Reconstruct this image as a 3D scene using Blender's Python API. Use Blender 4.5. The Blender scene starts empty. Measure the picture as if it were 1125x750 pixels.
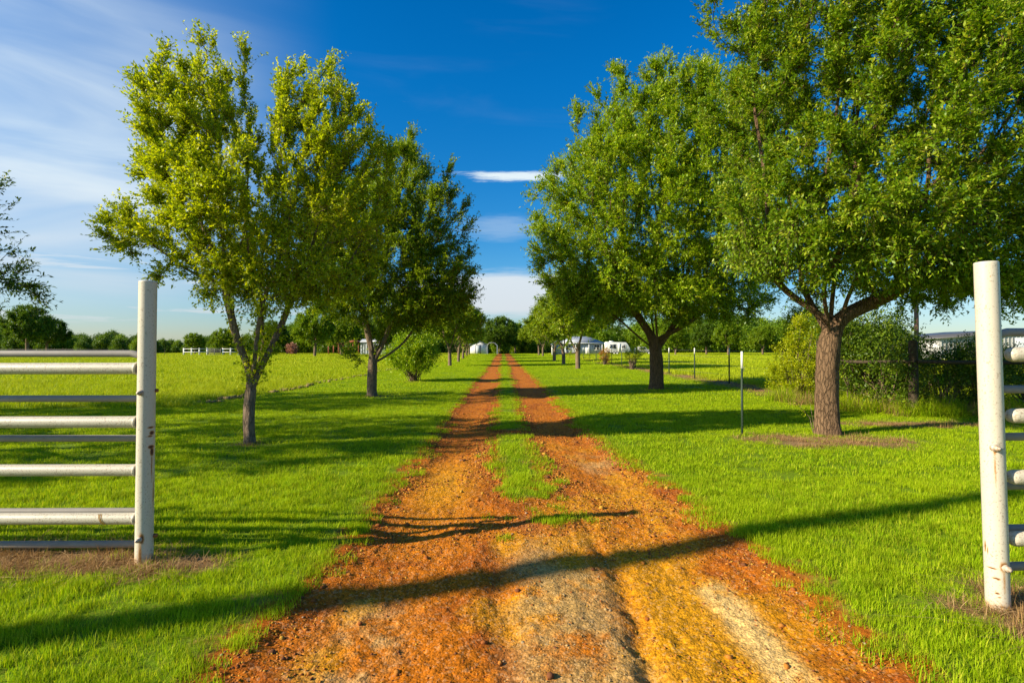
import bpy, math, random
import numpy as np
from mathutils import Vector

# ------------------------------------------------------------------ camera, sky, sun, exposure
SC = bpy.context.scene
COL = SC.collection
SUN_DIR = Vector((-0.943, -0.333, math.tan(math.radians(27.0)))).normalized()   # towards the sun
SUN_EL = math.asin(SUN_DIR.z)
CAM_H = 1.55
F = 600.0                                   # focal length in pixels of the 1125 px photograph
cam = bpy.data.objects.new('camera', bpy.data.cameras.new('camera'))
COL.objects.link(cam)
cam.location = (0, 0, CAM_H)
cam.rotation_euler = (math.radians(90.57), 0, 0)
cam.data.lens = 19.2
cam.data.sensor_width = 36
cam.data.clip_end = 6000
cam.data.clip_start = 0.05
SC.camera = cam
SC.view_settings.view_transform = 'Standard'
SC.view_settings.look = 'None'
SC.view_settings.exposure = 1.0
SC.view_settings.gamma = 1
SC.view_settings.use_curve_mapping = False

sl = bpy.data.lights.new('sun', 'SUN')
sl.energy = 4.7
sl.angle = math.radians(0.55)
sl.color = (1.0, 0.87, 0.66)
so = bpy.data.objects.new('sun', sl)
COL.objects.link(so)
so.rotation_euler = SUN_DIR.to_track_quat('Z', 'Y').to_euler()
so.location = (-20, -10, 20)


class NT:
    """tiny helper to write node trees"""
    def __init__(s, tree):
        s.t = tree; s.n = tree.nodes; s.l = tree.links

    def node(s, typ, ins=None, **props):
        nd = s.n.new(typ)
        for k, v in props.items():
            setattr(nd, k, v)
        if ins:
            for k, v in ins.items():
                s.set(nd.inputs[k], v)
        return nd

    def set(s, sock, v):
        if isinstance(v, bpy.types.NodeSocket):
            s.l.new(v, sock)
        elif isinstance(v, bpy.types.Node):
            s.l.new(v.outputs[0], sock)
        else:
            if hasattr(sock.default_value, '__len__') and hasattr(v, '__len__') and len(v) == 3 and len(sock.default_value) == 4:
                v = (*v, 1)
            sock.default_value = v

    def math(s, op, a, b=0.0, c=None, clamp=False):
        nd = s.n.new('ShaderNodeMath'); nd.operation = op; nd.use_clamp = clamp
        s.set(nd.inputs[0], a); s.set(nd.inputs[1], b)
        if c is not None: s.set(nd.inputs[2], c)
        return nd.outputs[0]

    def mix(s, f, a, b, mode='MIX'):
        nd = s.n.new('ShaderNodeMix'); nd.data_type = 'RGBA'; nd.blend_type = mode; nd.clamp_factor = True
        s.set(nd.inputs[0], f); s.set(nd.inputs[6], a); s.set(nd.inputs[7], b)
        return nd.outputs[2]

    def ramp(s, f, stops, interp='LINEAR'):
        nd = s.n.new('ShaderNodeValToRGB'); cr = nd.color_ramp; cr.interpolation = interp
        while len(cr.elements) < len(stops): cr.elements.new(0.5)
        for e, (p, c) in zip(cr.elements, stops):
            e.position = p
            e.color = (c, c, c, 1) if not hasattr(c, '__len__') else (*c, 1)
        s.set(nd.inputs[0], f)
        return nd.outputs[0]

    def noise(s, vec, scale, detail=3, rough=0.55, out=0, dist=0.0):
        nd = s.node('ShaderNodeTexNoise', {'Scale': scale, 'Detail': detail, 'Roughness': rough, 'Distortion': dist})
        if vec is not None: s.set(nd.inputs['Vector'], vec)
        return nd.outputs[out]


world = bpy.data.worlds.new("World")
SC.world = world
world.use_nodes = True
w = NT(world.node_tree)
w.n.clear()
sky = w.node('ShaderNodeTexSky', sky_type='NISHITA', sun_disc=False, sun_elevation=SUN_EL,
             sun_rotation=math.atan2(SUN_DIR.x, SUN_DIR.y), altitude=100, air_density=1.0, dust_density=0.35, ozone_density=3.0)
tc = w.node('ShaderNodeTexCoord').outputs['Generated']
sep = w.node('ShaderNodeSeparateXYZ', {0: tc})
az = w.math('ARCTAN2', sep.outputs[0], sep.outputs[1])
el = w.math('ARCSINE', sep.outputs[2])
hs = w.node('ShaderNodeHueSaturation', {'Hue': 0.497, 'Saturation': 1.42, 'Value': 1.0, 'Fac': 1.0, 'Color': sky.outputs[0]})


def gauss(a0, e0, sa, se):
    da = w.math('DIVIDE', w.math('SUBTRACT', az, a0), sa)
    de = w.math('DIVIDE', w.math('SUBTRACT', el, e0), se)
    r2 = w.math('ADD', w.math('MULTIPLY', da, da), w.math('MULTIPLY', de, de))
    return w.math('EXPONENT', w.math('MULTIPLY', r2, -1.0))


# cloud coordinates: azimuth stretched against elevation, with a slight tilt
cv = w.node('ShaderNodeCombineXYZ', {0: w.math('ADD', az, w.math('MULTIPLY', el, 0.9)), 1: w.math('MULTIPLY', el, 5.5), 2: 3.3}).outputs[0]
n1 = w.noise(cv, 2.0, 5, 0.5, dist=0.5)
cv2 = w.node('ShaderNodeCombineXYZ', {0: w.math('ADD', az, w.math('MULTIPLY', el, -0.5)), 1: w.math('MULTIPLY', el, 9.0), 2: 8.1}).outputs[0]
n2 = w.noise(cv2, 5.0, 6, 0.6, dist=0.3)
veil = w.ramp(n1, [(0.34, 0.0), (0.74, 1.0)], 'EASE')
streak = w.ramp(n2, [(0.48, 0.0), (0.64, 1.0)], 'EASE')
left = w.math('MULTIPLY', w.ramp(w.math('MULTIPLY', az, -1.0), [(0.30, 0.0), (0.66, 1.0)], 'EASE'), w.ramp(el, [(0.03, 0.3), (0.14, 1.0), (0.32, .85), (0.56, 0.25)], 'EASE'))
m = w.math('MULTIPLY', left, w.math('ADD', w.math('MULTIPLY', veil, 0.5), 0.36))
lowl = w.math('MULTIPLY', w.ramp(w.math('MULTIPLY', az, -1.0), [(0.25, 0.0), (0.42, 1.0)]), w.math('MULTIPLY', w.ramp(el, [(0.02, 0.0), (0.05, 1.0), (0.19, 0.9), (0.24, 0.0)], 'EASE'), streak))
m = w.math('MAXIMUM', m, w.math('MULTIPLY', lowl, 0.7))
nb = w.noise(cv2, 11.0, 7, 0.68)
edge = w.math('SUBTRACT', nb, 0.5)
# the small bright streak and the low bank over the end of the drive
g1 = w.ramp(w.math('ADD', gauss(0.015, 0.303, 0.135, 0.0105), w.math('MULTIPLY', edge, 1.7)), [(0.34, 0.0), (1.05, 1.0)], 'EASE')
g2 = w.ramp(w.math('ADD', gauss(-0.005, 0.094, 0.24, 0.044), w.math('MULTIPLY', edge, 0.5)), [(0.22, 0.0), (0.72, 1.0)], 'EASE')
g3 = w.ramp(w.math('ADD', gauss(-0.02, 0.215, 0.10, 0.028), w.math('MULTIPLY', edge, 0.9)), [(0.35, 0.0), (1.1, 1.0)], 'EASE')
g4 = w.ramp(w.math('ADD', gauss(0.62, 0.06, 0.35, 0.05), w.math('MULTIPLY', edge, 0.5)), [(0.3, 0.0), (1.0, 1.0)], 'EASE')
m = w.math('MAXIMUM', m, w.math('MULTIPLY', g1, 0.85))
m = w.math('MAXIMUM', m, w.math('MULTIPLY', g2, 0.85))
m = w.math('MAXIMUM', m, w.math('MULTIPLY', g3, 0.22))
m = w.math('MAXIMUM', m, w.math('MULTIPLY', g4, 0.22))
rest = w.math('MULTIPLY', w.ramp(n1, [(0.55, 0.0), (0.8, 1.0)], 'EASE'), 0.03)
m = w.math('MAXIMUM', m, rest, clamp=True)
cloudc = w.mix(w.ramp(el, [(0.05, 0.0), (0.28, 1.0)]), (3.9, 4.0, 4.2), (4.8, 5.3, 5.3))
zen = w.mix(w.ramp(el, [(0.02, 0.0), (0.45, 1.0)]), (0.50, 0.57, 0.68), (0.20, 0.76, 0.90))
skyc = w.mix(1.0, hs.outputs[0], zen, 'MULTIPLY')
bgn = w.node('ShaderNodeBackground', {'Color': w.mix(m, skyc, cloudc), 'Strength': 0.097})
w.node('ShaderNodeOutputWorld', {'Surface': bgn.outputs[0]})

# ------------------------------------------------------------------ helpers
rng = np.random.default_rng(7)
random.seed(7)


def G(px, py):
    """photo pixel on flat ground -> x, y in metres"""
    d = CAM_H * F / (py - 381.0)
    return (px - 562.5) / F * d, d


def ZT(py, d):
    return CAM_H + (381.0 - py) / F * d


def XA(px, d):
    return (px - 562.5) / F * d


def _hash(ix, iy, seed):
    h = (ix.astype(np.int64) * 374761393 + iy.astype(np.int64) * 668265263 + seed * 1442695041) & 0xFFFFFFFF
    h = ((h ^ (h >> 13)) * 1274126177) & 0xFFFFFFFF
    h = h ^ (h >> 16)
    return (h & 0xFFFFFF) / float(0xFFFFFF)


def vnoise(x, y, seed=0):
    x = np.asarray(x, float); y = np.asarray(y, float)
    ix = np.floor(x); iy = np.floor(y)
    fx = x - ix; fy = y - iy
    fx = fx * fx * (3 - 2 * fx); fy = fy * fy * (3 - 2 * fy)
    a = _hash(ix, iy, seed); b = _hash(ix + 1, iy, seed); c = _hash(ix, iy + 1, seed); d = _hash(ix + 1, iy + 1, seed)
    return (a * (1 - fx) + b * fx) * (1 - fy) + (c * (1 - fx) + d * fx) * fy


def fbm(x, y, seed=0, octv=4, gain=0.5):
    s = 0; a = 1; t = 0
    for o in range(octv):
        s = s + a * vnoise(x * 2 ** o + 17.3 * o, y * 2 ** o - 9.1 * o, seed + o * 13); t += a; a *= gain
    return s / t * 2 - 1


def sstep(a, b, x):
    t = np.clip((x - a) / (b - a), 0, 1)
    return t * t * (3 - 2 * t)


def mesh_from(name, verts, faces_flat, sizes, mats=(), smooth=False, attrs=None, colors=None):
    """fast mesh building; faces_flat = vertex indices, sizes = loops per face"""
    me = bpy.data.meshes.new(name)
    verts = np.asarray(verts, np.float32).reshape(-1, 3)
    faces_flat = np.asarray(faces_flat, np.int32).ravel()
    nv = len(verts)
    if np.isscalar(sizes):
        sizes = np.full(len(faces_flat) // sizes, sizes, np.int32)
    sizes = np.asarray(sizes, np.int32)
    me.vertices.add(nv); me.vertices.foreach_set('co', verts.ravel())
    me.loops.add(len(faces_flat)); me.loops.foreach_set('vertex_index', faces_flat)
    me.polygons.add(len(sizes))
    st = np.concatenate([[0], np.cumsum(sizes)[:-1]]).astype(np.int32)
    me.polygons.foreach_set('loop_start', st)
    me.polygons.foreach_set('loop_total', sizes)
    if smooth:
        me.polygons.foreach_set('use_smooth', np.ones(len(sizes), bool))
    me.update(calc_edges=True)
    for k, v in (attrs or {}).items():
        a = me.attributes.new(k, 'FLOAT', 'POINT'); a.data.foreach_set('value', np.asarray(v, np.float32))
    for k, v in (colors or {}).items():
        a = me.attributes.new(k, 'FLOAT_COLOR', 'POINT')
        v = np.asarray(v, np.float32)
        a.data.foreach_set('color', np.concatenate([v, np.ones((len(v), 1), np.float32)], 1).ravel())
    for mt in mats:
        me.materials.append(mt)
    return me


class MB:
    """collects simple solids into one mesh"""
    def __init__(s):
        s.v = []; s.f = []; s.z = []; s.n = 0; s.sm = []

    def add(s, verts, faces):
        verts = [tuple(v) for v in verts]
        s.v += verts
        for f in faces:
            s.f += [i + s.n for i in f]; s.z.append(len(f))
        s.n += len(verts)

    def box(s, x0, x1, y0, y1, z0, z1, M=None):
        v = [Vector((x, y, z)) for z in (z0, z1) for y in (y0, y1) for x in (x0, x1)]
        if M is not None: v = [M @ q for q in v]
        s.add(v, [(0, 2, 3, 1), (4, 5, 7, 6), (0, 1, 5, 4), (2, 6, 7, 3), (0, 4, 6, 2), (1, 3, 7, 5)])

    def prism(s, poly, axis, a, b):
        """extrude 2D polygon along axis 'x' or 'y' or 'z' from a to b"""
        def P(p, t):
            return (t, p[0], p[1]) if axis == 'x' else ((p[0], t, p[1]) if axis == 'y' else (p[0], p[1], t))
        n = len(poly)
        v = [P(p, a) for p in poly] + [P(p, b) for p in poly]
        f = [tuple(range(n))[::-1], tuple(range(n, 2 * n))] + [(i, (i + 1) % n, n + (i + 1) % n, n + i) for i in range(n)]
        s.add(v, f)

    def tube(s, pts, r, n=12, cap=True, capround=0.0):
        pts = [Vector(p) for p in pts]
        rs = r if hasattr(r, '__len__') else [r] * len(pts)
        rs = list(rs)
        if capround:
            d = (pts[0] - pts[1]).normalized(); r0 = rs[0]
            add = [(pts[0] + d * r0 * capround * math.sin(t), r0 * math.cos(t)) for t in (1.4, 1.0, 0.5)]
            pts = [a for a, _ in add] + pts; rs = [b for _, b in add] + rs
            d = (pts[-1] - pts[-2]).normalized(); r0 = rs[-1]; pe = pts[-1]
            for t in (0.5, 1.0, 1.4):
                pts.append(pe + d * r0 * capround * math.sin(t)); rs.append(r0 * math.cos(t))
        t0 = (pts[1] - pts[0]).normalized()
        up = Vector((0, 0, 1)) if abs(t0.z) < 0.9 else Vector((1, 0, 0))
        a = t0.cross(up).normalized()
        vs = []
        for i, p in enumerate(pts):
            if i == 0: t = pts[1] - pts[0]
            elif i == len(pts) - 1: t = pts[-1] - pts[-2]
            else: t = (pts[i + 1] - pts[i]).normalized() + (pts[i] - pts[i - 1]).normalized()
            t.normalize()
            a = (a - t * a.dot(t)).normalized(); b = t.cross(a)
            for k in range(n):
                an = 2 * math.pi * k / n
                vs.append(p + (a * math.cos(an) + b * math.sin(an)) * rs[i])
        fs = []
        for i in range(len(pts) - 1):
            for k in range(n):
                k2 = (k + 1) % n
                fs.append((i * n + k, i * n + k2, (i + 1) * n + k2, (i + 1) * n + k))
        if cap:
            fs.append(tuple(range(n))[::-1]); m_ = (len(pts) - 1) * n; fs.append(tuple(range(m_, m_ + n)))
        s.add(vs, fs)

    def mesh(s, name, mat, smooth=False):
        return mesh_from(name, np.array([tuple(v) for v in s.v]), s.f, s.z, [mat] if mat else [], smooth)

    def build(s, name, mat, parent=None, smooth=False, bevel=0.0):
        o = bpy.data.objects.new(name, s.mesh(name, mat, smooth)); COL.objects.link(o)
        if parent: o.parent = parent
        if smooth:
            try: o.data.set_sharp_from_angle(angle=math.radians(40))
            except Exception: pass
        if bevel:
            b = o.modifiers.new('bevel', 'BEVEL'); b.width = bevel; b.segments = 2; b.limit_method = 'ANGLE'
        return o


def tag(o, label=None, cat=None, group=None, kind=None):
    if label: o['label'] = label
    if cat: o['category'] = cat
    if group: o['group'] = group
    if kind: o['kind'] = kind
    return o


def empty(name, loc=(0, 0, 0), rz=0.0, sc=1.0):
    o = bpy.data.objects.new(name, None); COL.objects.link(o)
    o.location = loc; o.rotation_euler = (0, 0, rz); o.scale = (sc, sc, sc) if not hasattr(sc, '__len__') else sc
    o.empty_display_size = 0.2
    return o


def meshobj(name, me, parent=None):
    o = bpy.data.objects.new(name, me); COL.objects.link(o)
    if parent: o.parent = parent
    return o


def copy_tree(o, parent=None):
    c = o.copy(); COL.objects.link(c); c.parent = parent
    for ch in list(o.children):
        copy_tree(ch, c)
    return c


# ------------------------------------------------------------------ materials
def newmat(name):
    mt = bpy.data.materials.new(name); mt.use_nodes = True
    t = NT(mt.node_tree); t.n.clear()
    out = t.node('ShaderNodeOutputMaterial')
    return mt, t, out


def leaf_mat(name, c_lo, c_mid, c_hi, trans=0.35, rough=0.45, spec=0.35, patch=0.0, pscale=0.5, pcol=(0.2, 0.2, 0.05)):
    """colour follows each leaf's own tint, a little of the light passes through"""
    mt, t, out = newmat(name)
    at = t.node('ShaderNodeAttribute', attribute_name='tint').outputs['Fac']
    col = t.ramp(at, [(0.0, c_lo), (0.5, c_mid), (1.0, c_hi)])
    if patch:
        pos = t.node('ShaderNodeNewGeometry').outputs['Position']
        nz = t.ramp(t.noise(pos, pscale, 6, 0.75), [(0.42, 0.0), (0.66, 1.0)])
        dk = t.ramp(t.noise(pos, 7.0, 3, 0.6), [(0.35, 0.62), (0.6, 1.08)])
        col = t.mix(1.0, col, t.node('ShaderNodeCombineColor', {0: dk, 1: dk, 2: dk}).outputs[0], 'MULTIPLY')
        col = t.mix(t.math('MULTIPLY', nz, patch), col, pcol)
    p = t.node('ShaderNodeBsdfPrincipled', {'Base Color': col, 'Roughness': rough, 'Specular IOR Level': spec})
    tr = t.node('ShaderNodeBsdfTranslucent', {'Color': t.mix(1.0, col, (1.35, 1.25, 0.6), 'MULTIPLY')})
    mx = t.node('ShaderNodeMixShader', {0: trans, 1: p.outputs[0], 2: tr.outputs[0]})
    t.l.new(mx.outputs[0], out.inputs[0])
    return mt


def bark_mat(name, c1, c2, c3, scale=1.0, bump=0.6):
    mt, t, out = newmat(name)
    tcx = t.node('ShaderNodeTexCoord').outputs['Object']
    mp = t.node('ShaderNodeMapping', {'Vector': tcx, 'Scale': (13 * scale, 13 * scale, 3.2 * scale)}).outputs[0]
    n1 = t.noise(mp, 3.0, 8, 0.65, dist=1.2)
    vo = t.node('ShaderNodeTexVoronoi', {'Vector': t.node('ShaderNodeMixRGB', {0: 0.34, 1: mp, 2: t.noise(mp, 2.2, 3, out=1)}).outputs[0], 'Scale': 2.2}, feature='DISTANCE_TO_EDGE').outputs[0]
    crack = t.ramp(t.math('ADD', vo, t.math('MULTIPLY', t.noise(tcx, 22.0, 4, 0.7), 0.16)), [(0.03, 0.0), (0.24, 1.0)], 'EASE')
    n3 = t.noise(tcx, 1.7, 3)
    col = t.mix(t.ramp(n1, [(0.32, 0.0), (0.66, 1.0)]), c1, c2)
    col = t.mix(t.ramp(n3, [(0.45, 0.0), (0.7, 0.8)]), col, c3)
    col = t.mix(t.math('MULTIPLY', t.math('SUBTRACT', 1.0, crack), 0.65), col, tuple(c * 0.42 for c in c1))
    h = t.math('ADD', t.math('MULTIPLY', crack, 0.6), n1)
    bp = t.node('ShaderNodeBump', {'Height': h, 'Strength': bump, 'Distance': 0.04})
    p = t.node('ShaderNodeBsdfPrincipled', {'Base Color': col, 'Roughness': 0.9, 'Specular IOR Level': 0.15, 'Normal': bp.outputs[0]})
    t.l.new(p.outputs[0], out.inputs[0])
    return mt


def plain_mat(name, c, rough=0.6, spec=0.4, metal=0.0, var=0.15, scale=8.0, c2=None, bump=0.0, grime=None):
    mt, t, out = newmat(name)
    tcx = t.node('ShaderNodeTexCoord').outputs['Object']
    n1 = t.noise(tcx, scale, 5, 0.6)
    col = t.mix(t.ramp(n1, [(0.35, 0.0), (0.68, 1.0)]), c, c2 if c2 else tuple(v * (1 - var) for v in c))
    if grime:
        n2 = t.noise(tcx, scale * 6, 4, 0.7)
        col = t.mix(t.ramp(n2, [(0.62, 0.0), (0.70, 0.85)]), col, grime)
    kw = {'Base Color': col, 'Roughness': rough, 'Specular IOR Level': spec, 'Metallic': metal}
    if bump:
        kw['Normal'] = t.node('ShaderNodeBump', {'Height': n1, 'Strength': bump, 'Distance': 0.01}).outputs[0]
    p = t.node('ShaderNodeBsdfPrincipled', kw)
    t.l.new(p.outputs[0], out.inputs[0])
    return mt


def paint_mat(name, base=(0.58, 0.54, 0.45), speck=0.61):
    """old white paint on steel pipe: specks, stains and rust where the 'rust' attribute says"""
    mt, t, out = newmat(name)
    tcx = t.node('ShaderNodeTexCoord').outputs['Object']
    n0 = t.noise(tcx, 3.0, 4, 0.6)
    col = t.mix(n0, base, tuple(b * k for b, k in zip(base, (0.88, 0.85, 0.78))))
    n1 = t.noise(tcx, 95.0, 2, 0.5)
    sp = t.ramp(n1, [(speck, 0.0), (speck + 0.05, 0.8)])
    n2 = t.noise(tcx, 6.0, 4, 0.6)
    sp = t.math('MULTIPLY', sp, t.ramp(n2, [(0.34, 0.3), (0.55, 1.0)]))
    col = t.mix(sp, col, (0.28, 0.22, 0.15))
    ra = t.node('ShaderNodeAttribute', attribute_name='rust').outputs['Fac']
    n4 = t.noise(tcx, 60.0, 4, 0.7)
    rm = t.math('ADD', ra, t.math('MULTIPLY', t.math('SUBTRACT', n4, 0.5), 0.55))
    rmask = t.ramp(rm, [(0.22, 0.0), (0.62, 1.0)])
    rcol = t.mix(t.ramp(rm, [(0.45, 0.0), (0.95, 1.0)]), (0.42, 0.20, 0.04), (0.075, 0.025, 0.012))
    col = t.mix(rmask, col, rcol)
    bp = t.node('ShaderNodeBump', {'Height': t.math('SUBTRACT', n0, t.math('MULTIPLY', sp, 0.4)), 'Strength': 0.25, 'Distance': 0.004})
    p = t.node('ShaderNodeBsdfPrincipled', {'Base Color': col, 'Roughness': t.math('ADD', 0.42, t.math('MULTIPLY', rmask, 0.4)), 'Normal': bp.outputs[0]})
    t.l.new(p.outputs[0], out.inputs[0])
    return mt


def soil_mat():
    mt, t, out = newmat('clay soil')
    ca = t.node('ShaderNodeAttribute', attribute_name='soil').outputs['Color']
    pos = t.node('ShaderNodeNewGeometry').outputs['Position']
    n1 = t.noise(pos, 28.0, 6, 0.7)
    n2 = t.noise(pos, 110.0, 4, 0.7)
    vo = t.node('ShaderNodeTexVoronoi', {'Vector': pos, 'Scale': 62.0, 'Randomness': 1.0})
    v = t.math('MULTIPLY', t.ramp(n1, [(0.34, 0.42), (0.52, 0.95), (0.7, 1.3)]), t.ramp(n2, [(0.34, 0.5), (0.5, 1.0), (0.66, 1.2)]))
    vn = t.node('ShaderNodeCombineColor', {0: v, 1: v, 2: v}).outputs[0]
    col = t.mix(1.0, ca, vn, 'MULTIPLY')
    stone = t.ramp(t.node('ShaderNodeSeparateXYZ', {0: vo.outputs['Color']}).outputs[0], [(0.78, 0.0), (0.92, 0.5)])
    col = t.mix(stone, col, t.mix(0.5, ca, (0.55, 0.40, 0.22)))
    h = t.math('ADD', t.math('MULTIPLY', n1, 1.0), t.math('ADD', t.math('MULTIPLY', n2, 0.5), t.math('MULTIPLY', vo.outputs['Distance'], -0.6)))
    bp = t.node('ShaderNodeBump', {'Height': h, 'Strength': 0.75, 'Distance': 0.012})
    p = t.node('ShaderNodeBsdfPrincipled', {'Base Color': col, 'Roughness': 0.95, 'Specular IOR Level': 0.1, 'Normal': bp.outputs[0]})
    t.l.new(p.outputs[0], out.inputs[0])
    return mt


LAWN_LO, LAWN_MID, LAWN_HI = (0.11, 0.24, 0.002), (0.29, 0.455, 0.002), (0.60, 0.62, 0.04)
FIELD_LO, FIELD_MID, FIELD_HI = (0.17, 0.29, 0.003), (0.38, 0.50, 0.004), (0.55, 0.58, 0.02)


def turf_mat(name, c1, c2, soilc):
    """ground between the blades"""
    mt, t, out = newmat(name)
    pos = t.node('ShaderNodeNewGeometry').outputs['Position']
    ca = t.node('ShaderNodeAttribute', attribute_name='soil').outputs['Color']
    n1 = t.noise(pos, 0.6, 5, 0.65); n2 = t.noise(pos, 22.0, 5, 0.7)
    col = t.mix(n1, c1, c2)
    col = t.mix(t.ramp(n2, [(0.42, 0.0), (0.7, 0.7)]), col, soilc)
    am = t.node('ShaderNodeAttribute', attribute_name='bare').outputs['Fac']
    col = t.mix(am, col, t.mix(1.0, ca, t.node('ShaderNodeCombineColor', {0: t.ramp(n2, [(0.3, 0.6), (0.7, 1.2)]), 1: t.ramp(n2, [(0.3, 0.6), (0.7, 1.2)]), 2: t.ramp(n2, [(0.3, 0.6), (0.7, 1.2)])}).outputs[0], 'MULTIPLY'))
    bp = t.node('ShaderNodeBump', {'Height': n2, 'Strength': 0.8, 'Distance': 0.02})
    p = t.node('ShaderNodeBsdfPrincipled', {'Base Color': col, 'Roughness': 0.95, 'Specular IOR Level': 0.1, 'Normal': bp.outputs[0]})
    t.l.new(p.outputs[0], out.inputs[0])
    return mt


M_soil = soil_mat()
M_turf = turf_mat('lawn ground', (0.11, 0.20, 0.003), (0.16, 0.26, 0.005), (0.13, 0.12, 0.014))
M_fieldg = turf_mat('field ground', (0.22, 0.31, 0.006), (0.27, 0.36, 0.01), (0.16, 0.17, 0.02))
M_lawn = leaf_mat('lawn blades', LAWN_LO, LAWN_MID, LAWN_HI, 0.40, 0.6, 0.10, patch=0.6, pscale=0.75, pcol=(0.42, 0.54, 0.006))
M_field = leaf_mat('field blades', FIELD_LO, FIELD_MID, FIELD_HI, 0.35, 0.6, 0.15, patch=0.5, pscale=0.14, pcol=(0.40, 0.42, 0.02))
M_straw = leaf_mat('dry straw', (0.16, 0.09, 0.035), (0.36, 0.21, 0.085), (0.55, 0.38, 0.18), 0.15, 0.8, 0.1)
M_leafL = leaf_mat('young elm leaf', (0.17, 0.27, 0.003), (0.40, 0.49, 0.005), (0.60, 0.61, 0.02), 0.50)
M_leafD = leaf_mat('dark oak leaf', (0.075, 0.15, 0.004), (0.22, 0.34, 0.004), (0.44, 0.49, 0.012), 0.44)
M_leafR = leaf_mat('oak leaf', (0.085, 0.19, 0.004), (0.27, 0.42, 0.005), (0.54, 0.58, 0.03), 0.43)
M_leafO1 = leaf_mat('big oak leaf', (0.06, 0.15, 0.004), (0.19, 0.32, 0.005), (0.50, 0.53, 0.04), 0.38)
M_leafM = leaf_mat('row leaf', (0.08, 0.16, 0.004), (0.24, 0.36, 0.004), (0.42, 0.46, 0.02), 0.40)
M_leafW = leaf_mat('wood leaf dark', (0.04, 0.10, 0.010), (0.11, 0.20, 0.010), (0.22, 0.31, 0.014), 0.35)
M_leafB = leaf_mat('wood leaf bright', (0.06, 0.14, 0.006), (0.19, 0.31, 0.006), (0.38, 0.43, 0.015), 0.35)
M_leafO = leaf_mat('rusty leaf', (0.30, 0.12, 0.02), (0.42, 0.20, 0.03), (0.45, 0.34, 0.03), 0.3)
M_leafP = leaf_mat('pink leaf', (0.30, 0.13, 0.10), (0.45, 0.22, 0.16), (0.50, 0.32, 0.22), 0.2)
M_leafV = leaf_mat('vine leaf', (0.13, 0.22, 0.003), (0.38, 0.44, 0.005), (0.58, 0.55, 0.02), 0.42)
M_leafH = leaf_mat('hedge leaf', (0.035, 0.08, 0.006), (0.10, 0.18, 0.008), (0.30, 0.38, 0.02), 0.35)
M_barkL = bark_mat('bark slim', (0.15, 0.105, 0.07), (0.30, 0.22, 0.15), (0.21, 0.17, 0.12))
M_barkR = bark_mat('bark thick', (0.11, 0.068, 0.038), (0.30, 0.19, 0.105), (0.17, 0.105, 0.06), bump=1.0)
M_barkF = plain_mat('bark far', (0.21, 0.15, 0.10), 0.9, 0.1, var=0.4, scale=3)
M_paint = paint_mat('white pipe paint')
M_paint2 = paint_mat('chalky rail paint', (0.55, 0.51, 0.41), 0.555)
M_galv = plain_mat('galvanised tube', (0.27, 0.25, 0.22), 0.6, 0.3, 0.0, scale=9, grime=(0.22, 0.17, 0.12))
M_rust = plain_mat('rusty steel', (0.36, 0.15, 0.045), 0.85, 0.2, scale=40, c2=(0.16, 0.06, 0.03))
M_bolt = plain_mat('painted bolt', (0.55, 0.50, 0.42), 0.5, 0.4, scale=60, c2=(0.30, 0.17, 0.08))
M_tpost = plain_mat('green steel', (0.03, 0.055, 0.035), 0.6, 0.3)
M_white = plain_mat('white enamel', (0.78, 0.78, 0.74), 0.5, 0.3, var=0.12)
M_wood = plain_mat('weathered wood', (0.085, 0.065, 0.045), 0.95, 0.1, var=0.5, scale=14, bump=0.6)
M_wire = plain_mat('fence wire', (0.25, 0.23, 0.21), 0.5, 0.4, 0.5)
M_creos = plain_mat('pole wood', (0.27, 0.155, 0.11), 0.9, 0.1, var=0.25, scale=5)

# ------------------------------------------------------------------ the ground: one grid, split into drive, lawn and field


def axis(y):
    return 0.20 - 0.0172 * np.clip(y, -5, 140)


def drive_sd(u, y, wob=True):
    """signed measure of the bare clay: > 0 inside. u = x relative to the drive's axis"""
    n = 0.0
    if wob:
        sc_ = np.clip(8.0 / np.maximum(y, 1), 0.35, 1.0)
        n = 0.17 * fbm(u * 3.1 + 40, y * 2.4 * sc_, 3, 4, 0.6) + 0.08 * fbm(u * 14, y * 12 * sc_, 5, 2)
    le = -1.33 - 0.32 * sstep(5.0, 2.2, y) + 0.08 * np.sin(y * 0.9) * sstep(30, 6, y) * 0.5
    re = 1.30 + 0.42 * sstep(9.0, 4.2, y)
    outer = np.minimum(u - le, re - u) + n
    li = -0.40; ri = 0.30 + 0.06 * np.sin(y * 0.35)
    inner = np.minimum(u - li, ri - u)
    inner = inner + n * 0.8 + (0.55 * fbm(u * 3.0 + 5, y * 2.2, 19, 3) - 0.05) * sstep(7.5, 5.6, y) * (1 if wob else 0)
    # the middle strip starts about 5 m out, with one bare gap
    inner = inner - 0.75 * sstep(5.9, 4.5, y) - 0.55 * np.exp(-((y - 9.9) / 0.33) ** 2)
    tuft = 0.17 - np.hypot((u - 0.22) / 1.0, (y - 4.9) / 0.9) + n * 0.9      # a stray tuft beside the strip
    inner = np.maximum(inner, tuft)
    return np.minimum(outer, -inner)


BARE = [  # straw and mulch spots: x, y, rx, ry
    (-3.45, 3.98, 1.05, 0.24), (-2.45, 3.88, 0.42, 0.2), (3.05, 3.15, 0.42, 0.36), (*G(908, 484), 1.35, 0.75), (*G(276, 488), 0.28, 0.2), (*G(721, 427), 0.5, 0.4),
    (*G(409, 435), 0.3, 0.25), (*G(1000, 466), 2.0, 0.45), (*G(455, 420), 0.4, 0.3)]


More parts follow.
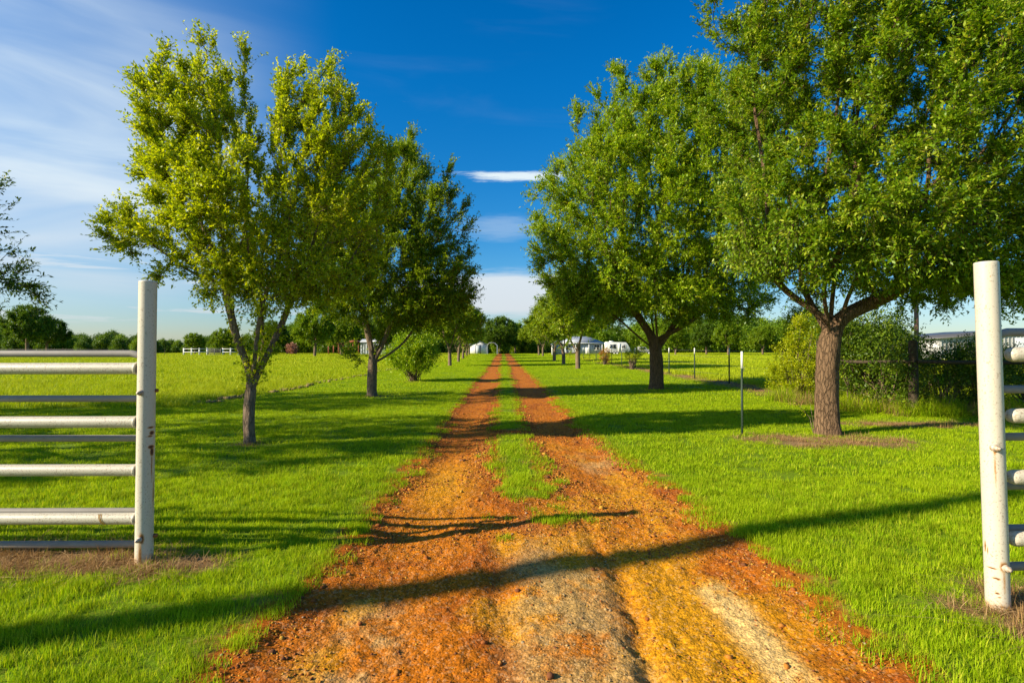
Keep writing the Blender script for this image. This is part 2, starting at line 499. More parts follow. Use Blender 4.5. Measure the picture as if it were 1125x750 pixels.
def bare_mask(x, y):
    m_ = np.zeros_like(x)
    n = 0.75 * fbm(x * 3.0, y * 3.0, 21, 4, 0.6)
    for bx, by, rx, ry in BARE:
        q = np.hypot((x - bx) / rx, (y - by) / ry) + n
        m_ = np.maximum(m_, sstep(1.15, 0.6, q))
    # strip of dead grass under the long wire fence
    q = np.abs(x - (9.0 + 0.25 * fbm(y * 0.3, y * 0 + 3, 9, 2))) / (0.70 + 0.3 * fbm(y * 0.8, x * 0.5, 4, 2)) + n * 0.8
    m_ = np.maximum(m_, sstep(1.2, 0.7, q) * sstep(12, 14, y) * sstep(95, 85, y))
    return m_


def is_field(x, y):
    """left meadow and the paddock beyond the wire fence"""
    L = (x < -8.3 + 0.25 * np.sin(y * 0.7)) & (y > 14.0 + 0.06 * (x + 8)) & (y < 400)
    R = (x > 9.35)
    return L | (R & (y > 12))


def height(x, y):
    u = x - axis(y)
    h = 0.035 * fbm(x * 0.35, y * 0.35, 11, 3) * sstep(60, 20, np.abs(y) + np.abs(x) * 0.5)
    sd = drive_sd(u, y)
    ins = sstep(-0.10, 0.14, sd)
    near = sstep(26, 7, y) * sstep(-2, 0.5, y)
    h = h - 0.032 * sstep(-0.22, 0.22, sd) * sstep(90, 30, y)
    bump = 0.014 * fbm(x * 3.2, y * 2.4, 31, 3) + 0.013 * fbm(x * 11, y * 9, 33, 4, 0.6) + 0.018 * np.abs(fbm(x * 26, y * 24, 35, 3))
    # deep groove right of the pale hump, shallower wheel ruts
    gro = -0.036 * np.exp(-((u - (0.56 + 0.05 * np.sin(y * 2.1) + 0.04 * fbm(y * 5, u * 2, 71, 2))) / 0.07) ** 2) * sstep(5.2, 3.9, y)
    gro += -0.024 * np.exp(-((u + 0.22 + 0.04 * np.sin(y * 1.7)) / 0.10) ** 2) * sstep(4.9, 3.6, y)
    gro += 0.014 * np.exp(-((u - 0.18) / 0.26) ** 2) * sstep(5.0, 3.6, y)
    gro += -0.02 * np.exp(-((u + 0.9) / 0.28) ** 2)
    gro += -0.02 * np.exp(-((u - 1.0) / 0.28) ** 2)
    ridge = 0.006 * np.exp(-(sd / 0.07) ** 2)
    h = h + near * (ins * (bump + gro) + ridge)
    return h


def soil_color(x, y):
    u = x - axis(y)
    n = fbm(x * 2.2, y * 1.8, 51, 4)
    n2 = fbm(x * 5, y * 4.2, 53, 4, 0.6)
    n3 = fbm(x * 1.1 + 9, y * 0.8, 57, 3)
    orange = np.array([0.52, 0.155, 0.007]); red = np.array([0.34, 0.080, 0.009]); ochre = np.array([0.66, 0.30, 0.008])
    grey = np.array([0.47, 0.295, 0.095]); cream = np.array([0.78, 0.52, 0.18])
    c = np.empty(x.shape + (3,)); c[:] = orange

    def mixc(c, k, t):
        t = np.clip(t, 0, 1)[..., None]
        return c * (1 - t) + k * t
    c = mixc(c, red, sstep(0.0, 0.5, n2 + 0.25 * n3) * 0.75)
    c = mixc(c, ochre, sstep(0.05, 0.45, n + 0.25 * np.tanh(u * 2)) * sstep(11, 6.5, y) * 0.7)
    c = mixc(c, red, sstep(0.35, 0.0, drive_sd(u, y, False) + 0.15 * n) * 0.6)
    # the pale worn hump in the middle, ochre to its right, a cream streak and red gravel at the edge
    hum = np.exp(-((u - 0.20) / 0.36) ** 4) * sstep(5.1, 3.9, y + n * 0.7)
    c = mixc(c, grey, hum * sstep(-0.35, 0.35, n2 + 0.12) * 0.9)
    c = mixc(c, ochre, np.exp(-((u - 0.88) / 0.30) ** 4) * sstep(5.0, 3.7, y + n * 0.5) * 0.9)
    c = mixc(c, cream, np.exp(-((u - 1.18 - 0.04 * n) / 0.12) ** 4) * sstep(4.0, 3.5, y + n2 * 0.4) * sstep(-0.5, 0.1, n2 + 0.25) * 0.9)
    c = mixc(c, cream, np.exp(-((u + 0.95) / 0.20) ** 2) * np.exp(-((y - 2.9) / 0.45) ** 2) * sstep(-0.2, 0.3, n2) * 0.7)
    c = mixc(c, ochre, np.exp(-((u + 0.85) / 0.35) ** 2) * np.exp(-((y - 6.3) / 1.2) ** 2) * 0.85)
    c = mixc(c, cream, np.exp(-((u - 1.05) / 0.3) ** 2) * np.exp(-((y - 7.4) / 0.6) ** 2) * sstep(-0.3, 0.3, n2) * 0.5)
    return c


def build_ground():
    ys = [-400, -120, -40, -15, -6, -3, -1.5, -0.5, 0.3]
    y = 0.9
    while y < 150:
        ys.append(y); y += max(0.012, 0.0058 * y)
    while y < 5000:
        ys.append(y); y *= 1.12
    ys = np.array(ys)
    us = list(np.arange(-2.1, 2.3, 0.0155))
    r = [us[-1]]; l = [us[0]]; s_ = 0.0155
    while r[-1] < 4500:
        s_ *= 1.085; r.append(r[-1] + s_); l.append(l[-1] - s_)
    us = np.array(l[1:][::-1] + us + r[1:])
    U, Y = np.meshgrid(us, ys)
    X = U + axis(Y)
    Z = height(X, Y)
    V = np.stack([X, Y, Z], -1).reshape(-1, 3)
    ny, nx = X.shape
    idx = np.arange(ny * nx).reshape(ny, nx)
    q = np.stack([idx[:-1, :-1], idx[:-1, 1:], idx[1:, 1:], idx[1:, :-1]], -1).reshape(-1, 4)
    cx = V[q].mean(1)
    sd = drive_sd(cx[:, 0] - axis(cx[:, 1]), cx[:, 1])
    isd = (sd > 0) & (cx[:, 1] < 128) & (cx[:, 1] > -200)
    isf = is_field(cx[:, 0], cx[:, 1]) & ~isd
    for nm, sel, mt in (('dirt_road', isd, M_soil), ('lawn', ~isd & ~isf, M_turf), ('field', isf, M_fieldg)):
        f = q[sel]
        used, inv = np.unique(f, return_inverse=True)
        vv = V[used]
        bm_ = bare_mask(vv[:, 0], vv[:, 1])
        if nm == 'dirt_road':
            c = soil_color(vv[:, 0], vv[:, 1])
        else:
            k = fbm(vv[:, 0] * 4, vv[:, 1] * 4, 77, 3)[:, None] * 0.5 + 0.5
            c = np.array([0.20, 0.11, 0.05]) * (1 - k) + np.array([0.38, 0.25, 0.12]) * k
            uu = vv[:, 0] - axis(vv[:, 1])
            sdv = drive_sd(uu, vv[:, 1])
            e = sstep(-0.34, -0.06, sdv + 0.12 * fbm(vv[:, 0] * 7, vv[:, 1] * 7, 83, 3))
            bm_ = np.maximum(bm_, e)
            c = c * (1 - e[:, None]) + soil_color(vv[:, 0], vv[:, 1]) * e[:, None]
        me = mesh_from(nm, vv, inv.reshape(-1), 4, [mt], True, {'bare': bm_}, {'soil': c})
        o = meshobj(nm, me); tag(o, kind='structure')


build_ground()


# ------------------------------------------------------------------ scattering by geometry nodes
def scatter(name, pts, idx, scale, rot, sources, mat=None):
    """points -> instances of the source meshes"""
    me = bpy.data.meshes.new(name)
    me.vertices.add(len(pts)); me.vertices.foreach_set('co', np.asarray(pts, np.float32).ravel())
    for k, v, tp in (('idx', idx, 'INT'), ('sc', scale, 'FLOAT'), ('rz', rot, 'FLOAT')):
        a = me.attributes.new(k, tp, 'POINT')
        a.data.foreach_set('value', np.asarray(v, np.int32 if tp == 'INT' else np.float32))
    o = meshobj(name, me)
    srcs = bpy.data.collections.new(name + ' clumps')
    for i, s_ in enumerate(sources):
        so_ = bpy.data.objects.new('%s clump %02d' % (name, i), s_); srcs.objects.link(so_)
    ng = bpy.data.node_groups.new(name, 'GeometryNodeTree')
    ng.interface.new_socket('Geometry', in_out='INPUT', socket_type='NodeSocketGeometry')
    ng.interface.new_socket('Geometry', in_out='OUTPUT', socket_type='NodeSocketGeometry')
    t = NT(ng)
    gi = t.node('NodeGroupInput'); go = t.node('NodeGroupOutput')
    ci = t.node('GeometryNodeCollectionInfo'); ci.inputs['Collection'].default_value = srcs
    ci.inputs['Separate Children'].default_value = True; ci.inputs['Reset Children'].default_value = True

    def att(nm, tp):
        a = t.node('GeometryNodeInputNamedAttribute', data_type=tp); a.inputs['Name'].default_value = nm
        return a.outputs[0]
    ip = t.node('GeometryNodeInstanceOnPoints')
    t.l.new(gi.outputs[0], ip.inputs['Points']); t.l.new(ci.outputs[0], ip.inputs['Instance'])
    ip.inputs['Pick Instance'].default_value = True
    t.l.new(att('idx', 'INT'), ip.inputs['Instance Index'])
    cr = t.node('ShaderNodeCombineXYZ'); t.l.new(att('rz', 'FLOAT'), cr.inputs[2])
    t.l.new(cr.outputs[0], ip.inputs['Rotation'])
    t.l.new(att('sc', 'FLOAT'), ip.inputs['Scale'])
    t.l.new(ip.outputs[0], go.inputs[0])
    md = o.modifiers.new('scatter', 'NODES'); md.node_group = ng
    return o


def blade_mesh(name, n, rad, hmin, hmax, wid, lean, mat, r_, seg=2, droop=0.6, curl=0.0):
    a = r_.uniform(0, 2 * np.pi, n); rr = rad * np.sqrt(r_.uniform(0, 1, n))
    base = np.stack([rr * np.cos(a), rr * np.sin(a), np.full(n, -0.012)], -1)
    ln = r_.uniform(hmin, hmax, n)
    d = r_.uniform(0, 2 * np.pi, n); le = np.abs(r_.normal(0, lean, n))
    dirh = np.stack([np.cos(d), np.sin(d), 0 * d], -1)
    side = np.stack([-np.sin(d + r_.normal(0, .5, n)), np.cos(d), 0 * d], -1)
    wv = wid * r_.uniform(0.6, 1.3, n)
    vs = []
    rows = seg + 1
    for k in range(rows):
        t = k / seg
        p = base + dirh * (ln * (le * t + droop * le * t * t))[:, None] + np.array([0, 0, 1.0]) * (ln * (t - 0.35 * np.clip(le, 0, 1.6) * t * t))[:, None]
        w_ = (wv * (1 - t ** 1.6) * 0.5)[:, None] if k < seg else 0
        if k < seg:
            vs += [p - side * w_, p + side * w_]
        else:
            vs += [p]
    V = np.stack(vs, 1)                     # n, 2*seg+1, 3
    m_ = 2 * seg + 1
    b = (np.arange(n) * m_)[:, None]
    flat = []; sizes = []
    fl = []
    for k in range(seg - 1):
        fl.append((b + np.array([2 * k, 2 * k + 1, 2 * k + 3, 2 * k + 2])))
    tri = b + np.array([2 * seg - 2, 2 * seg - 1, 2 * seg])
    quads = np.concatenate(fl, 0) if fl else np.zeros((0, 4), int)
    flat = np.concatenate([quads.ravel(), tri.ravel()]); sizes = np.concatenate([np.full(len(quads), 4), np.full(len(tri), 3)])
    tint = np.repeat(np.clip(r_.normal(0.45, 0.27, n), 0, 1), m_) + np.tile(np.linspace(-0.1, 0.15, m_), n)
    return mesh_from(name, V.reshape(-1, 3), flat, sizes, [mat], False, {'tint': np.clip(tint, 0, 1)})


def in_view(x, y, marg=1.12, extra=1.5):
    return np.abs(x) < (y * 0.94 * marg + extra)


def rand_pts(y0, y1, dens, r_):
    W = y1 * 0.94 * 1.12 + 1.5
    n = int(dens * (y1 - y0) * 2 * W)
    y = r_.uniform(y0, y1, n); x = r_.uniform(-W, W, n)
    k = in_view(x, y)
    return x[k], y[k]


GR = np.random.default_rng(3)


def grass_layer(name, y0, y1, dens, srcs, test, smin=0.75, smax=1.25, keepfn=None, label=None):
    x, y = rand_pts(y0, y1, dens, GR)
    k = test(x, y)
    x = x[k]; y = y[k]
    n = len(x)
    P = np.stack([x, y, height(x, y)], -1)
    sc_ = GR.uniform(smin, smax, n)
    # uneven growth
    sc_ = sc_ * (0.92 + 0.25 * fbm(x * 0.8, y * 0.8, 91, 3) + 0.30 * fbm(x * 4.5, y * 4.5, 93, 2))
    sc_ = np.clip(sc_, 0.82, 1.45)
    return P, GR.integers(0, len(srcs), n), sc_, GR.uniform(0, 6.28, n)


def lawn_test(marg):
    def f(x, y):
        sd = drive_sd(x - axis(y), y)
        b = bare_mask(x, y)
        thin = GR.uniform(0, 1, len(x))
        patch = fbm(x * 2.6, y * 2.6, 98, 3)
        fringe = (sd < -marg - 0.10 * patch + 0.05 * GR.normal(0, 1, len(x))) | ((sd < 0.03) & (thin < 0.22)) | ((sd < 0.16) & (patch > 0.12) & (thin < 0.10))
        u_ = x - axis(y)
        fringe = fringe | ((sd < 0.45) & (u_ > -0.35) & (u_ < 0.62) & (y > 4.5) & (y < 6.6) & (patch > -0.05) & (thin < 0.16))
        return fringe & ~is_field(x, y) & (b * 0.88 < thin)
    return f


near_src = [blade_mesh('near clump', 64, 0.085, 0.035, 0.078, 0.0048, 0.42, M_lawn, GR, 3, droop=0.4) for _ in range(8)]
mid_src = [blade_mesh('mid clump', 84, 0.16, 0.03, 0.075, 0.008, 0.5, M_lawn, GR, 2) for _ in range(6)]
far_src = [blade_mesh('far clump', 170, 0.55, 0.03, 0.08, 0.022, 0.55, M_lawn, GR, 1) for _ in range(5)]
vfar_src = [blade_mesh('distant clump', 200, 1.3, 0.04, 0.11, 0.07, 0.5, M_lawn, GR, 1) for _ in range(5)]
parts = []
def strip(lo, hi, f):
    return lambda x, y: (np.abs(x - axis(y)) >= lo) & (np.abs(x - axis(y)) < hi) & f(x, y)


for (a, b, dn, srcs, off, mg, lo, hi) in ((1.2, 6.5, 190, near_src, 0, 0.05, 0, 99), (6.5, 16, 46, mid_src, 8, 0.07, 0, 99), (16, 42, 5.5, far_src, 14, 0.1, 2.1, 99), (42, 125, 1.3, vfar_src, 19, 0.35, 3.4, 999),
                                          (16, 60, 24, mid_src, 8, 0.10, 0, 2.4), (60, 125, 7, mid_src, 8, 0.10, 0, 2.2), (42, 125, 4, far_src, 14, 0.5, 1.7, 4.2)):
    P, i, s_, r_ = grass_layer('g', a, b, dn, srcs, strip(lo, hi, lawn_test(mg)))
    parts.append((P, i + off, s_, r_))
P, I, S, R = [np.concatenate(z) for z in zip(*parts)]
tag(scatter('lawn_grass', P, I, S, R, near_src + mid_src + far_src + vfar_src),
    'short bright green mown grass covering the lawn on both sides of the drive', 'grass', kind='stuff')

ff_src = [blade_mesh('field clump', 110, 0.30, 0.08, 0.24, 0.010, 0.45, M_field, GR, 2) for _ in range(4)] + \
         [blade_mesh('field far clump', 200, 0.9, 0.08, 0.22, 0.035, 0.45, M_field, GR, 1) for _ in range(4)] + \
         [blade_mesh('field distant clump', 240, 2.0, 0.10, 0.26, 0.11, 0.45, M_field, GR, 1) for _ in range(4)]
parts = []
for (a, b, dn, off) in ((12, 24, 9, 0), (24, 50, 1.9, 4), (50, 128, 0.75, 8)):
    P, i, s_, r_ = grass_layer('g', a, b, dn, ff_src[:4], lambda x, y: is_field(x, y) & (bare_mask(x, y) < 0.5), 0.8, 1.3)
    parts.append((P, i + off, s_, r_))
P, I, S, R = [np.concatenate(z) for z in zip(*parts)]
tag(scatter('field_grass', P, I, S, R, ff_src), 'taller yellow green meadow grass in the fields beyond the lawn', 'grass', kind='stuff')

# straw and dead grass on the bare spots
st_src = [blade_mesh('straw clump', 70, 0.12, 0.05, 0.14, 0.0042, 1.5, M_straw, GR, 2, droop=0.2) for _ in range(6)] + \
         [blade_mesh('straw far clump', 90, 0.32, 0.04, 0.12, 0.010, 1.6, M_straw, GR, 2, droop=0.2) for _ in range(4)]
x, y = rand_pts(2.0, 7, 110, GR)
k = (bare_mask(x, y) > GR.uniform(0.1, 0.9, len(x)))
P1 = np.stack([x[k], y[k], height(x[k], y[k])], -1); i1 = GR.integers(0, 6, k.sum())
x, y = rand_pts(7, 15, 34, GR)
k = (bare_mask(x, y) > GR.uniform(0.1, 0.9, len(x)))
P1 = np.concatenate([P1, np.stack([x[k], y[k], height(x[k], y[k])], -1)]); i1 = np.concatenate([i1, GR.integers(0, 6, k.sum())])
x, y = rand_pts(15, 90, 5, GR)
k = (bare_mask(x, y) > GR.uniform(0.1, 0.9, len(x)))
P2 = np.stack([x[k], y[k], height(x[k], y[k])], -1); i2 = GR.integers(6, 10, k.sum())
P = np.concatenate([P1, P2]); n = len(P)
tag(scatter('dry_grass', P, np.concatenate([i1, i2]), GR.uniform(0.6, 1.15, n), GR.uniform(0, 6.28, n), st_src),
    'brown dead grass lying under the gates, the wire fence and around the oak trunk', 'dry grass', kind='stuff')


# gravel on the clay
def stone_mesh(name, mat, r_):
    ph = (1 + 5 ** .5) / 2
    v = np.array([(-1, ph, 0), (1, ph, 0), (-1, -ph, 0), (1, -ph, 0), (0, -1, ph), (0, 1, ph), (0, -1, -ph), (0, 1, -ph), (ph, 0, -1), (ph, 0, 1), (-ph, 0, -1), (-ph, 0, 1)], float)
    v /= np.linalg.norm(v[0])
    v *= r_.uniform(0.65, 1.2, (12, 1)); v *= np.array([1, r_.uniform(0.6, 0.95), r_.uniform(0.4, 0.7)])
    f = [(0, 11, 5), (0, 5, 1), (0, 1, 7), (0, 7, 10), (0, 10, 11), (1, 5, 9), (5, 11, 4), (11, 10, 2), (10, 7, 6), (7, 1, 8), (3, 9, 4), (3, 4, 2), (3, 2, 6), (3, 6, 8), (3, 8, 9), (4, 9, 5), (2, 4, 11), (6, 2, 10), (8, 6, 7), (9, 8, 1)]
    return mesh_from(name, v, np.array(f), 3, [mat])


stone_m = [plain_mat('stone %s' % nm, c, 0.9, 0.15, var=0.4, scale=3.0) for nm, c in
           (('red', (0.33, 0.105, 0.025)), ('orange', (0.50, 0.19, 0.03)), ('ochre', (0.58, 0.31, 0.04)), ('brown', (0.20, 0.075, 0.03)), ('pale', (0.48, 0.36, 0.22)))]
stone_m += [plain_mat('stone tan', (0.50, 0.34, 0.14), 0.9, 0.15, var=0.4, scale=3.0), plain_mat('stone grey', (0.36, 0.27, 0.15), 0.9, 0.15, var=0.4, scale=3.0)]
st = [stone_mesh('stone', stone_m[j], GR) for j in (0, 0, 1, 1, 2, 2, 3, 3, 4, 5, 6)]
n = 95000
y = 1.6 + 11.5 * GR.uniform(0, 1, n) ** 1.7
u = GR.uniform(-1.85, 1.95, n)
x = u + axis(y)
sd = drive_sd(u, y)
dens = np.clip(0.10 + 0.75 * sstep(0.15, 0.6, fbm(x * 1.7, y * 1.3, 61, 3) + 0.22) + 0.6 * sstep(0.35, 0.05, sd), 0, 1)
dens *= 1 - 0.75 * np.exp(-((np.abs(u) - 0.95) / 0.3) ** 2) * sstep(5.5, 7, y)
hum = np.exp(-((u - 0.20) / 0.40) ** 4) * sstep(5.1, 3.9, y)
dens = np.clip(dens + 0.25 * hum, 0, 1)
k = (sd > -0.07) & (GR.uniform(0, 1, n) < dens)
x = x[k]; y = y[k]; hum = hum[k]; n = len(x)
size = 0.0034 + 0.0085 * GR.uniform(0, 1, n) ** 3 + 0.015 * (GR.uniform(0, 1, n) > 0.992)
pale_ = (hum > 0.4) & (GR.uniform(0, 1, n) < 0.75)
pick = np.where(pale_[:n], np.where(GR.uniform(0, 1, n) < 0.6, 9, 10), GR.choice(9, n, p=[.20, .19, .14, .13, .09, .08, .09, .07, .01]))
size = np.where(pale_, size * 0.75, size)
size *= np.clip(y / 4.0, 0.95, 1.8)
P = np.stack([x, y, height(x, y) + size * 0.12], -1)
tag(scatter('gravel', P, pick, size, GR.uniform(0, 6.28, n), st), 'loose red and ochre gravel strewn over the clay drive', 'gravel', kind='stuff')

# clods thrown up along the mown edge of the left meadow
clm = [stone_mesh('clod', plain_mat('clod earth', (0.30, 0.22, 0.10), 0.95, 0.1, var=0.4, scale=3), GR) for _ in range(4)]
n = 420
t_ = GR.uniform(0, 1, n); y = 15 + 24 * t_ ** 1.3
x = -8.25 + 0.2 * np.sin(y * 0.7) + GR.normal(0, 0.14, n)
k = fbm(y * 0.9, y * 0, 66, 2) > -0.25
x = x[k]; y = y[k]; n = len(x)
P = np.stack([x, y, height(x, y) + 0.03], -1)
tag(scatter('dirt_clods', P, GR.integers(0, 4, n), 0.035 + 0.11 * GR.uniform(0, 1, n) ** 2, GR.uniform(0, 6.28, n), clm),
    'row of brown earth clods along the edge of the left meadow', 'dirt clods', kind='stuff')


# ------------------------------------------------------------------ trees
def grow(rs, attract, base, fork_z, lean=(0, 0), step=0.22, infl=2.2, kill=0.42, iters=170, up=0.12, jit=0.18, limbs=()):
    """space colonisation: returns node positions and parents"""
    base = np.array(base, float)
    pos = [base]; par = [-1]
    nst = max(2, int(fork_z / step))
    ph = rs.uniform(0, 6)
    for i in range(1, nst + 1):
        t = i / nst
        pos.append(base + np.array([lean[0] * t + 0.03 * math.sin(ph + 4 * t), lean[1] * t + 0.03 * math.cos(ph + 3 * t), fork_z * t])); par.append(i - 1)
    top = len(pos) - 1
    for li, (dx, dy, dz, ll) in enumerate(limbs):
        v = np.array([dx, dy, dz], float); v /= np.linalg.norm(v); q = max(0, top - (li % 3)); 
        for k in range(int(ll / step)):
            v = v + rs.normal(0, 0.07, 3) + np.array([0, 0, 0.03]); v /= np.linalg.norm(v)
            pos.append(pos[q] + v * step); par.append(q); q = len(pos) - 1
    A = np.array(attract)
    nd = np.full(len(A), 1e9); ni = np.zeros(len(A), int)
    alive = np.ones(len(A), bool)
    new = list(range(len(pos)))[max(0, nst - 3):]
    for it in range(iters):
        for j in new:
            d = np.linalg.norm(A - pos[j], axis=1)
            b = d < nd; nd[b] = d[b]; ni[b] = j
        alive &= nd > kill
        if not alive.any(): break
        use = alive & (nd < infl)
        if not use.any():
            k = np.argmin(np.where(alive, nd, 1e9)); use = np.zeros(len(A), bool); use[k] = True
        new = []
        for j in np.unique(ni[use]):
            s_ = use & (ni == j)
            v = A[s_] - pos[j]
            v = (v / np.linalg.norm(v, axis=1)[:, None]).sum(0)
            v = v / (np.linalg.norm(v) + 1e-9) + np.array([0, 0, up]) + rs.normal(0, jit, 3)
            v /= np.linalg.norm(v)
            p = pos[j] + v * step
            pos.append(p); par.append(int(j)); new.append(len(pos) - 1)
        if len(pos) > 9000: break
    return np.array(pos), np.array(par)


def radii(pos, par, r_base, r_tip=0.006, e=2.3):
    n = len(pos); acc = np.zeros(n)
    nch = np.zeros(n, int)
    for i in range(n - 1, 0, -1):
        if nch[i] == 0: acc[i] = r_tip ** e
        acc[par[i]] += acc[i]; nch[par[i]] += 1
    r = acc ** (1 / e)
    # stretch so the trunk gets its size while twigs stay thin
    g = math.log(r_base / r_tip) / math.log(r[0] / r_tip)
    r = r_tip * (r / r_tip) ** g
    return r, nch


def wood_mesh(name, pos, par, r, mat, rs, flare=1.5, flare_h=0.35, sides=(22, 10, 6, 4), minr=0.0, twigs=None):
    n = len(pos)
    ch = [[] for _ in range(n)]
    for i in range(1, n): ch[par[i]].append(i)
    # smooth the wood a little
    P = pos.copy()
    for _ in range(3):
        Q = P.copy()
        for i in range(1, n):
            if ch[i]:
                b = max(ch[i], key=lambda c: r[c]); Q[i] = P[i] * 0.5 + (P[par[i]] + P[b]) * 0.25
        P = Q
    V = []; Fq = []; nv = 0
    stack = [(0, None)]
    while stack:
        s_, pr = stack.pop()
        chain = [s_] if pr is None else [pr, s_]
        cur = s_
        while ch[cur]:
            b = max(ch[cur], key=lambda c: r[c])
            for c in ch[cur]:
                if c != b: stack.append((c, cur))
            chain.append(b); cur = b
        pts = P[chain]; rr = r[chain].copy()
        if pr is not None: rr[0] = min(r[pr], rr[1] * 1.25)
        if rr.max() < minr or len(pts) < 2: continue
        R0 = rr.max()
        k = sides[0] if R0 > 0.07 else sides[1] if R0 > 0.03 else sides[2] if R0 > 0.012 else sides[3]
        # resample big pieces finer for relief
        if R0 > 0.07 and pr is None:
            tt = np.linspace(0, len(pts) - 1, len(pts) * 3)
            pts = np.stack([np.interp(tt, range(len(pts)), pts[:, q]) for q in range(3)], -1); rr = np.interp(tt, range(len(rr)), rr)
        T = np.gradient(pts, axis=0); T /= np.linalg.norm(T, axis=1)[:, None] + 1e-9
        a = np.cross(T[0], [0.3, 1, 0.1]); a /= np.linalg.norm(a)
        ang = np.arange(k) / k * 2 * np.pi
        for q in range(len(pts)):
            a = a - T[q] * np.dot(a, T[q]); a /= np.linalg.norm(a); b = np.cross(T[q], a)
            rad = np.full(k, rr[q])
            if pr is None:
                z = pts[q][2]
                rad *= 1 + (flare - 1) * math.exp(-max(z, 0) / (flare_h * 0.45)) * (0.75 + 0.25 * np.sin(ang * 3 + 1) + 0.2 * np.sin(ang * 5 + 2))
            if R0 > 0.07:
                rad *= 1 + 0.07 * (vnoise(ang * 2.2, np.full(k, pts[q][2] * 2.0), 5) - 0.5) * 2 + 0.04 * (vnoise(ang * 7, np.full(k, pts[q][2] * 6), 6) - 0.5) * 2
            V.append(pts[q] + np.outer(np.cos(ang) * rad, a) + np.outer(np.sin(ang) * rad, b))
        for q in range(len(pts) - 1):
            i0 = nv + q * k
            aa = np.arange(k); bb = (aa + 1) % k
            Fq.append(np.stack([i0 + aa, i0 + bb, i0 + k + bb, i0 + k + aa], -1))
        nv += len(pts) * k
    V = np.concatenate(V); Fq = np.concatenate(Fq)
    if twigs is not None and len(twigs[0]):
        a, b, rt = twigs
        d = b - a; s1 = np.cross(d, rs.normal(0, 1, d.shape)); s1 /= np.linalg.norm(s1, axis=1)[:, None] + 1e-9
        s2 = np.cross(d, s1); s2 /= np.linalg.norm(s2, axis=1)[:, None] + 1e-9
        tv = np.stack([a + s1 * rt, a - 0.5 * s1 * rt + .87 * s2 * rt, a - .5 * s1 * rt - .87 * s2 * rt, b + s1 * rt * .4, b - .5 * s1 * rt * .4 + .87 * s2 * rt * .4, b - .5 * s1 * rt * .4 - .87 * s2 * rt * .4], 1)
        o_ = len(V) + (np.arange(len(a)) * 6)[:, None]
        tf = np.concatenate([o_ + np.array(q) for q in ((0, 1, 4, 3), (1, 2, 5, 4), (2, 0, 3, 5))])
        V = np.concatenate([V, tv.reshape(-1, 3)]); Fq = np.concatenate([Fq, tf])
    return mesh_from(name, V, Fq, 4, [mat], True)


def leaf_mesh(name, C, D, size, mat, rs, aspect=0.42, tint=None):
    """one folded quad per leaf. C = bases, D = pointing directions"""
    n = len(C)
    D = D / (np.linalg.norm(D, axis=1)[:, None] + 1e-9)
    up = np.array([0, 0, 1.0]) + rs.normal(0, 0.55, (n, 3))
    S = np.cross(D, up); S /= np.linalg.norm(S, axis=1)[:, None] + 1e-9
    N = np.cross(S, D)
    L = (size * rs.uniform(0.65, 1.3, n))[:, None]
    w_ = L * aspect * 0.5
    v = np.stack([C, C + D * L * 0.45 + S * w_ + N * L * 0.05, C + D * L - N * L * 0.10, C + D * L * 0.45 - S * w_ + N * L * 0.05], 1)
    if tint is None: tint = np.clip(rs.normal(0.45, 0.2, n), 0, 1)
    return mesh_from(name, v.reshape(-1, 3), np.arange(n * 4), 4, [mat], False, {'tint': np.repeat(tint, 4)})


def envelope(rs, ells, n, hollow=0.35, zfun=None):
    """random points in a union of ellipsoids (cx,cy,cz,rx,ry,rz,weight), thinned at the core"""
    w_ = np.array([e[3] * e[4] * e[5] * (e[6] if len(e) > 6 else 1) for e in ells]); w_ = w_ / w_.sum()
    out = []
    k = rs.choice(len(ells), n * 2, p=w_)
    d = rs.normal(0, 1, (n * 2, 3)); d /= np.linalg.norm(d, axis=1)[:, None]
    r = rs.uniform(0, 1, n * 2) ** (1 / (3 + 2 * hollow))
    E = np.array([e[:6] for e in ells])[k]
    p = E[:, :3] + d * r[:, None] * E[:, 3:6]
    # lumpy thinning so gaps open
    q = fbm(p[:, 0] * 0.9 + p[:, 2] * 0.7, p[:, 1] * 0.9 - p[:, 2] * 0.5, int(rs.integers(1000)), 2)
    p = p[q > -0.42]
    return p[:n]


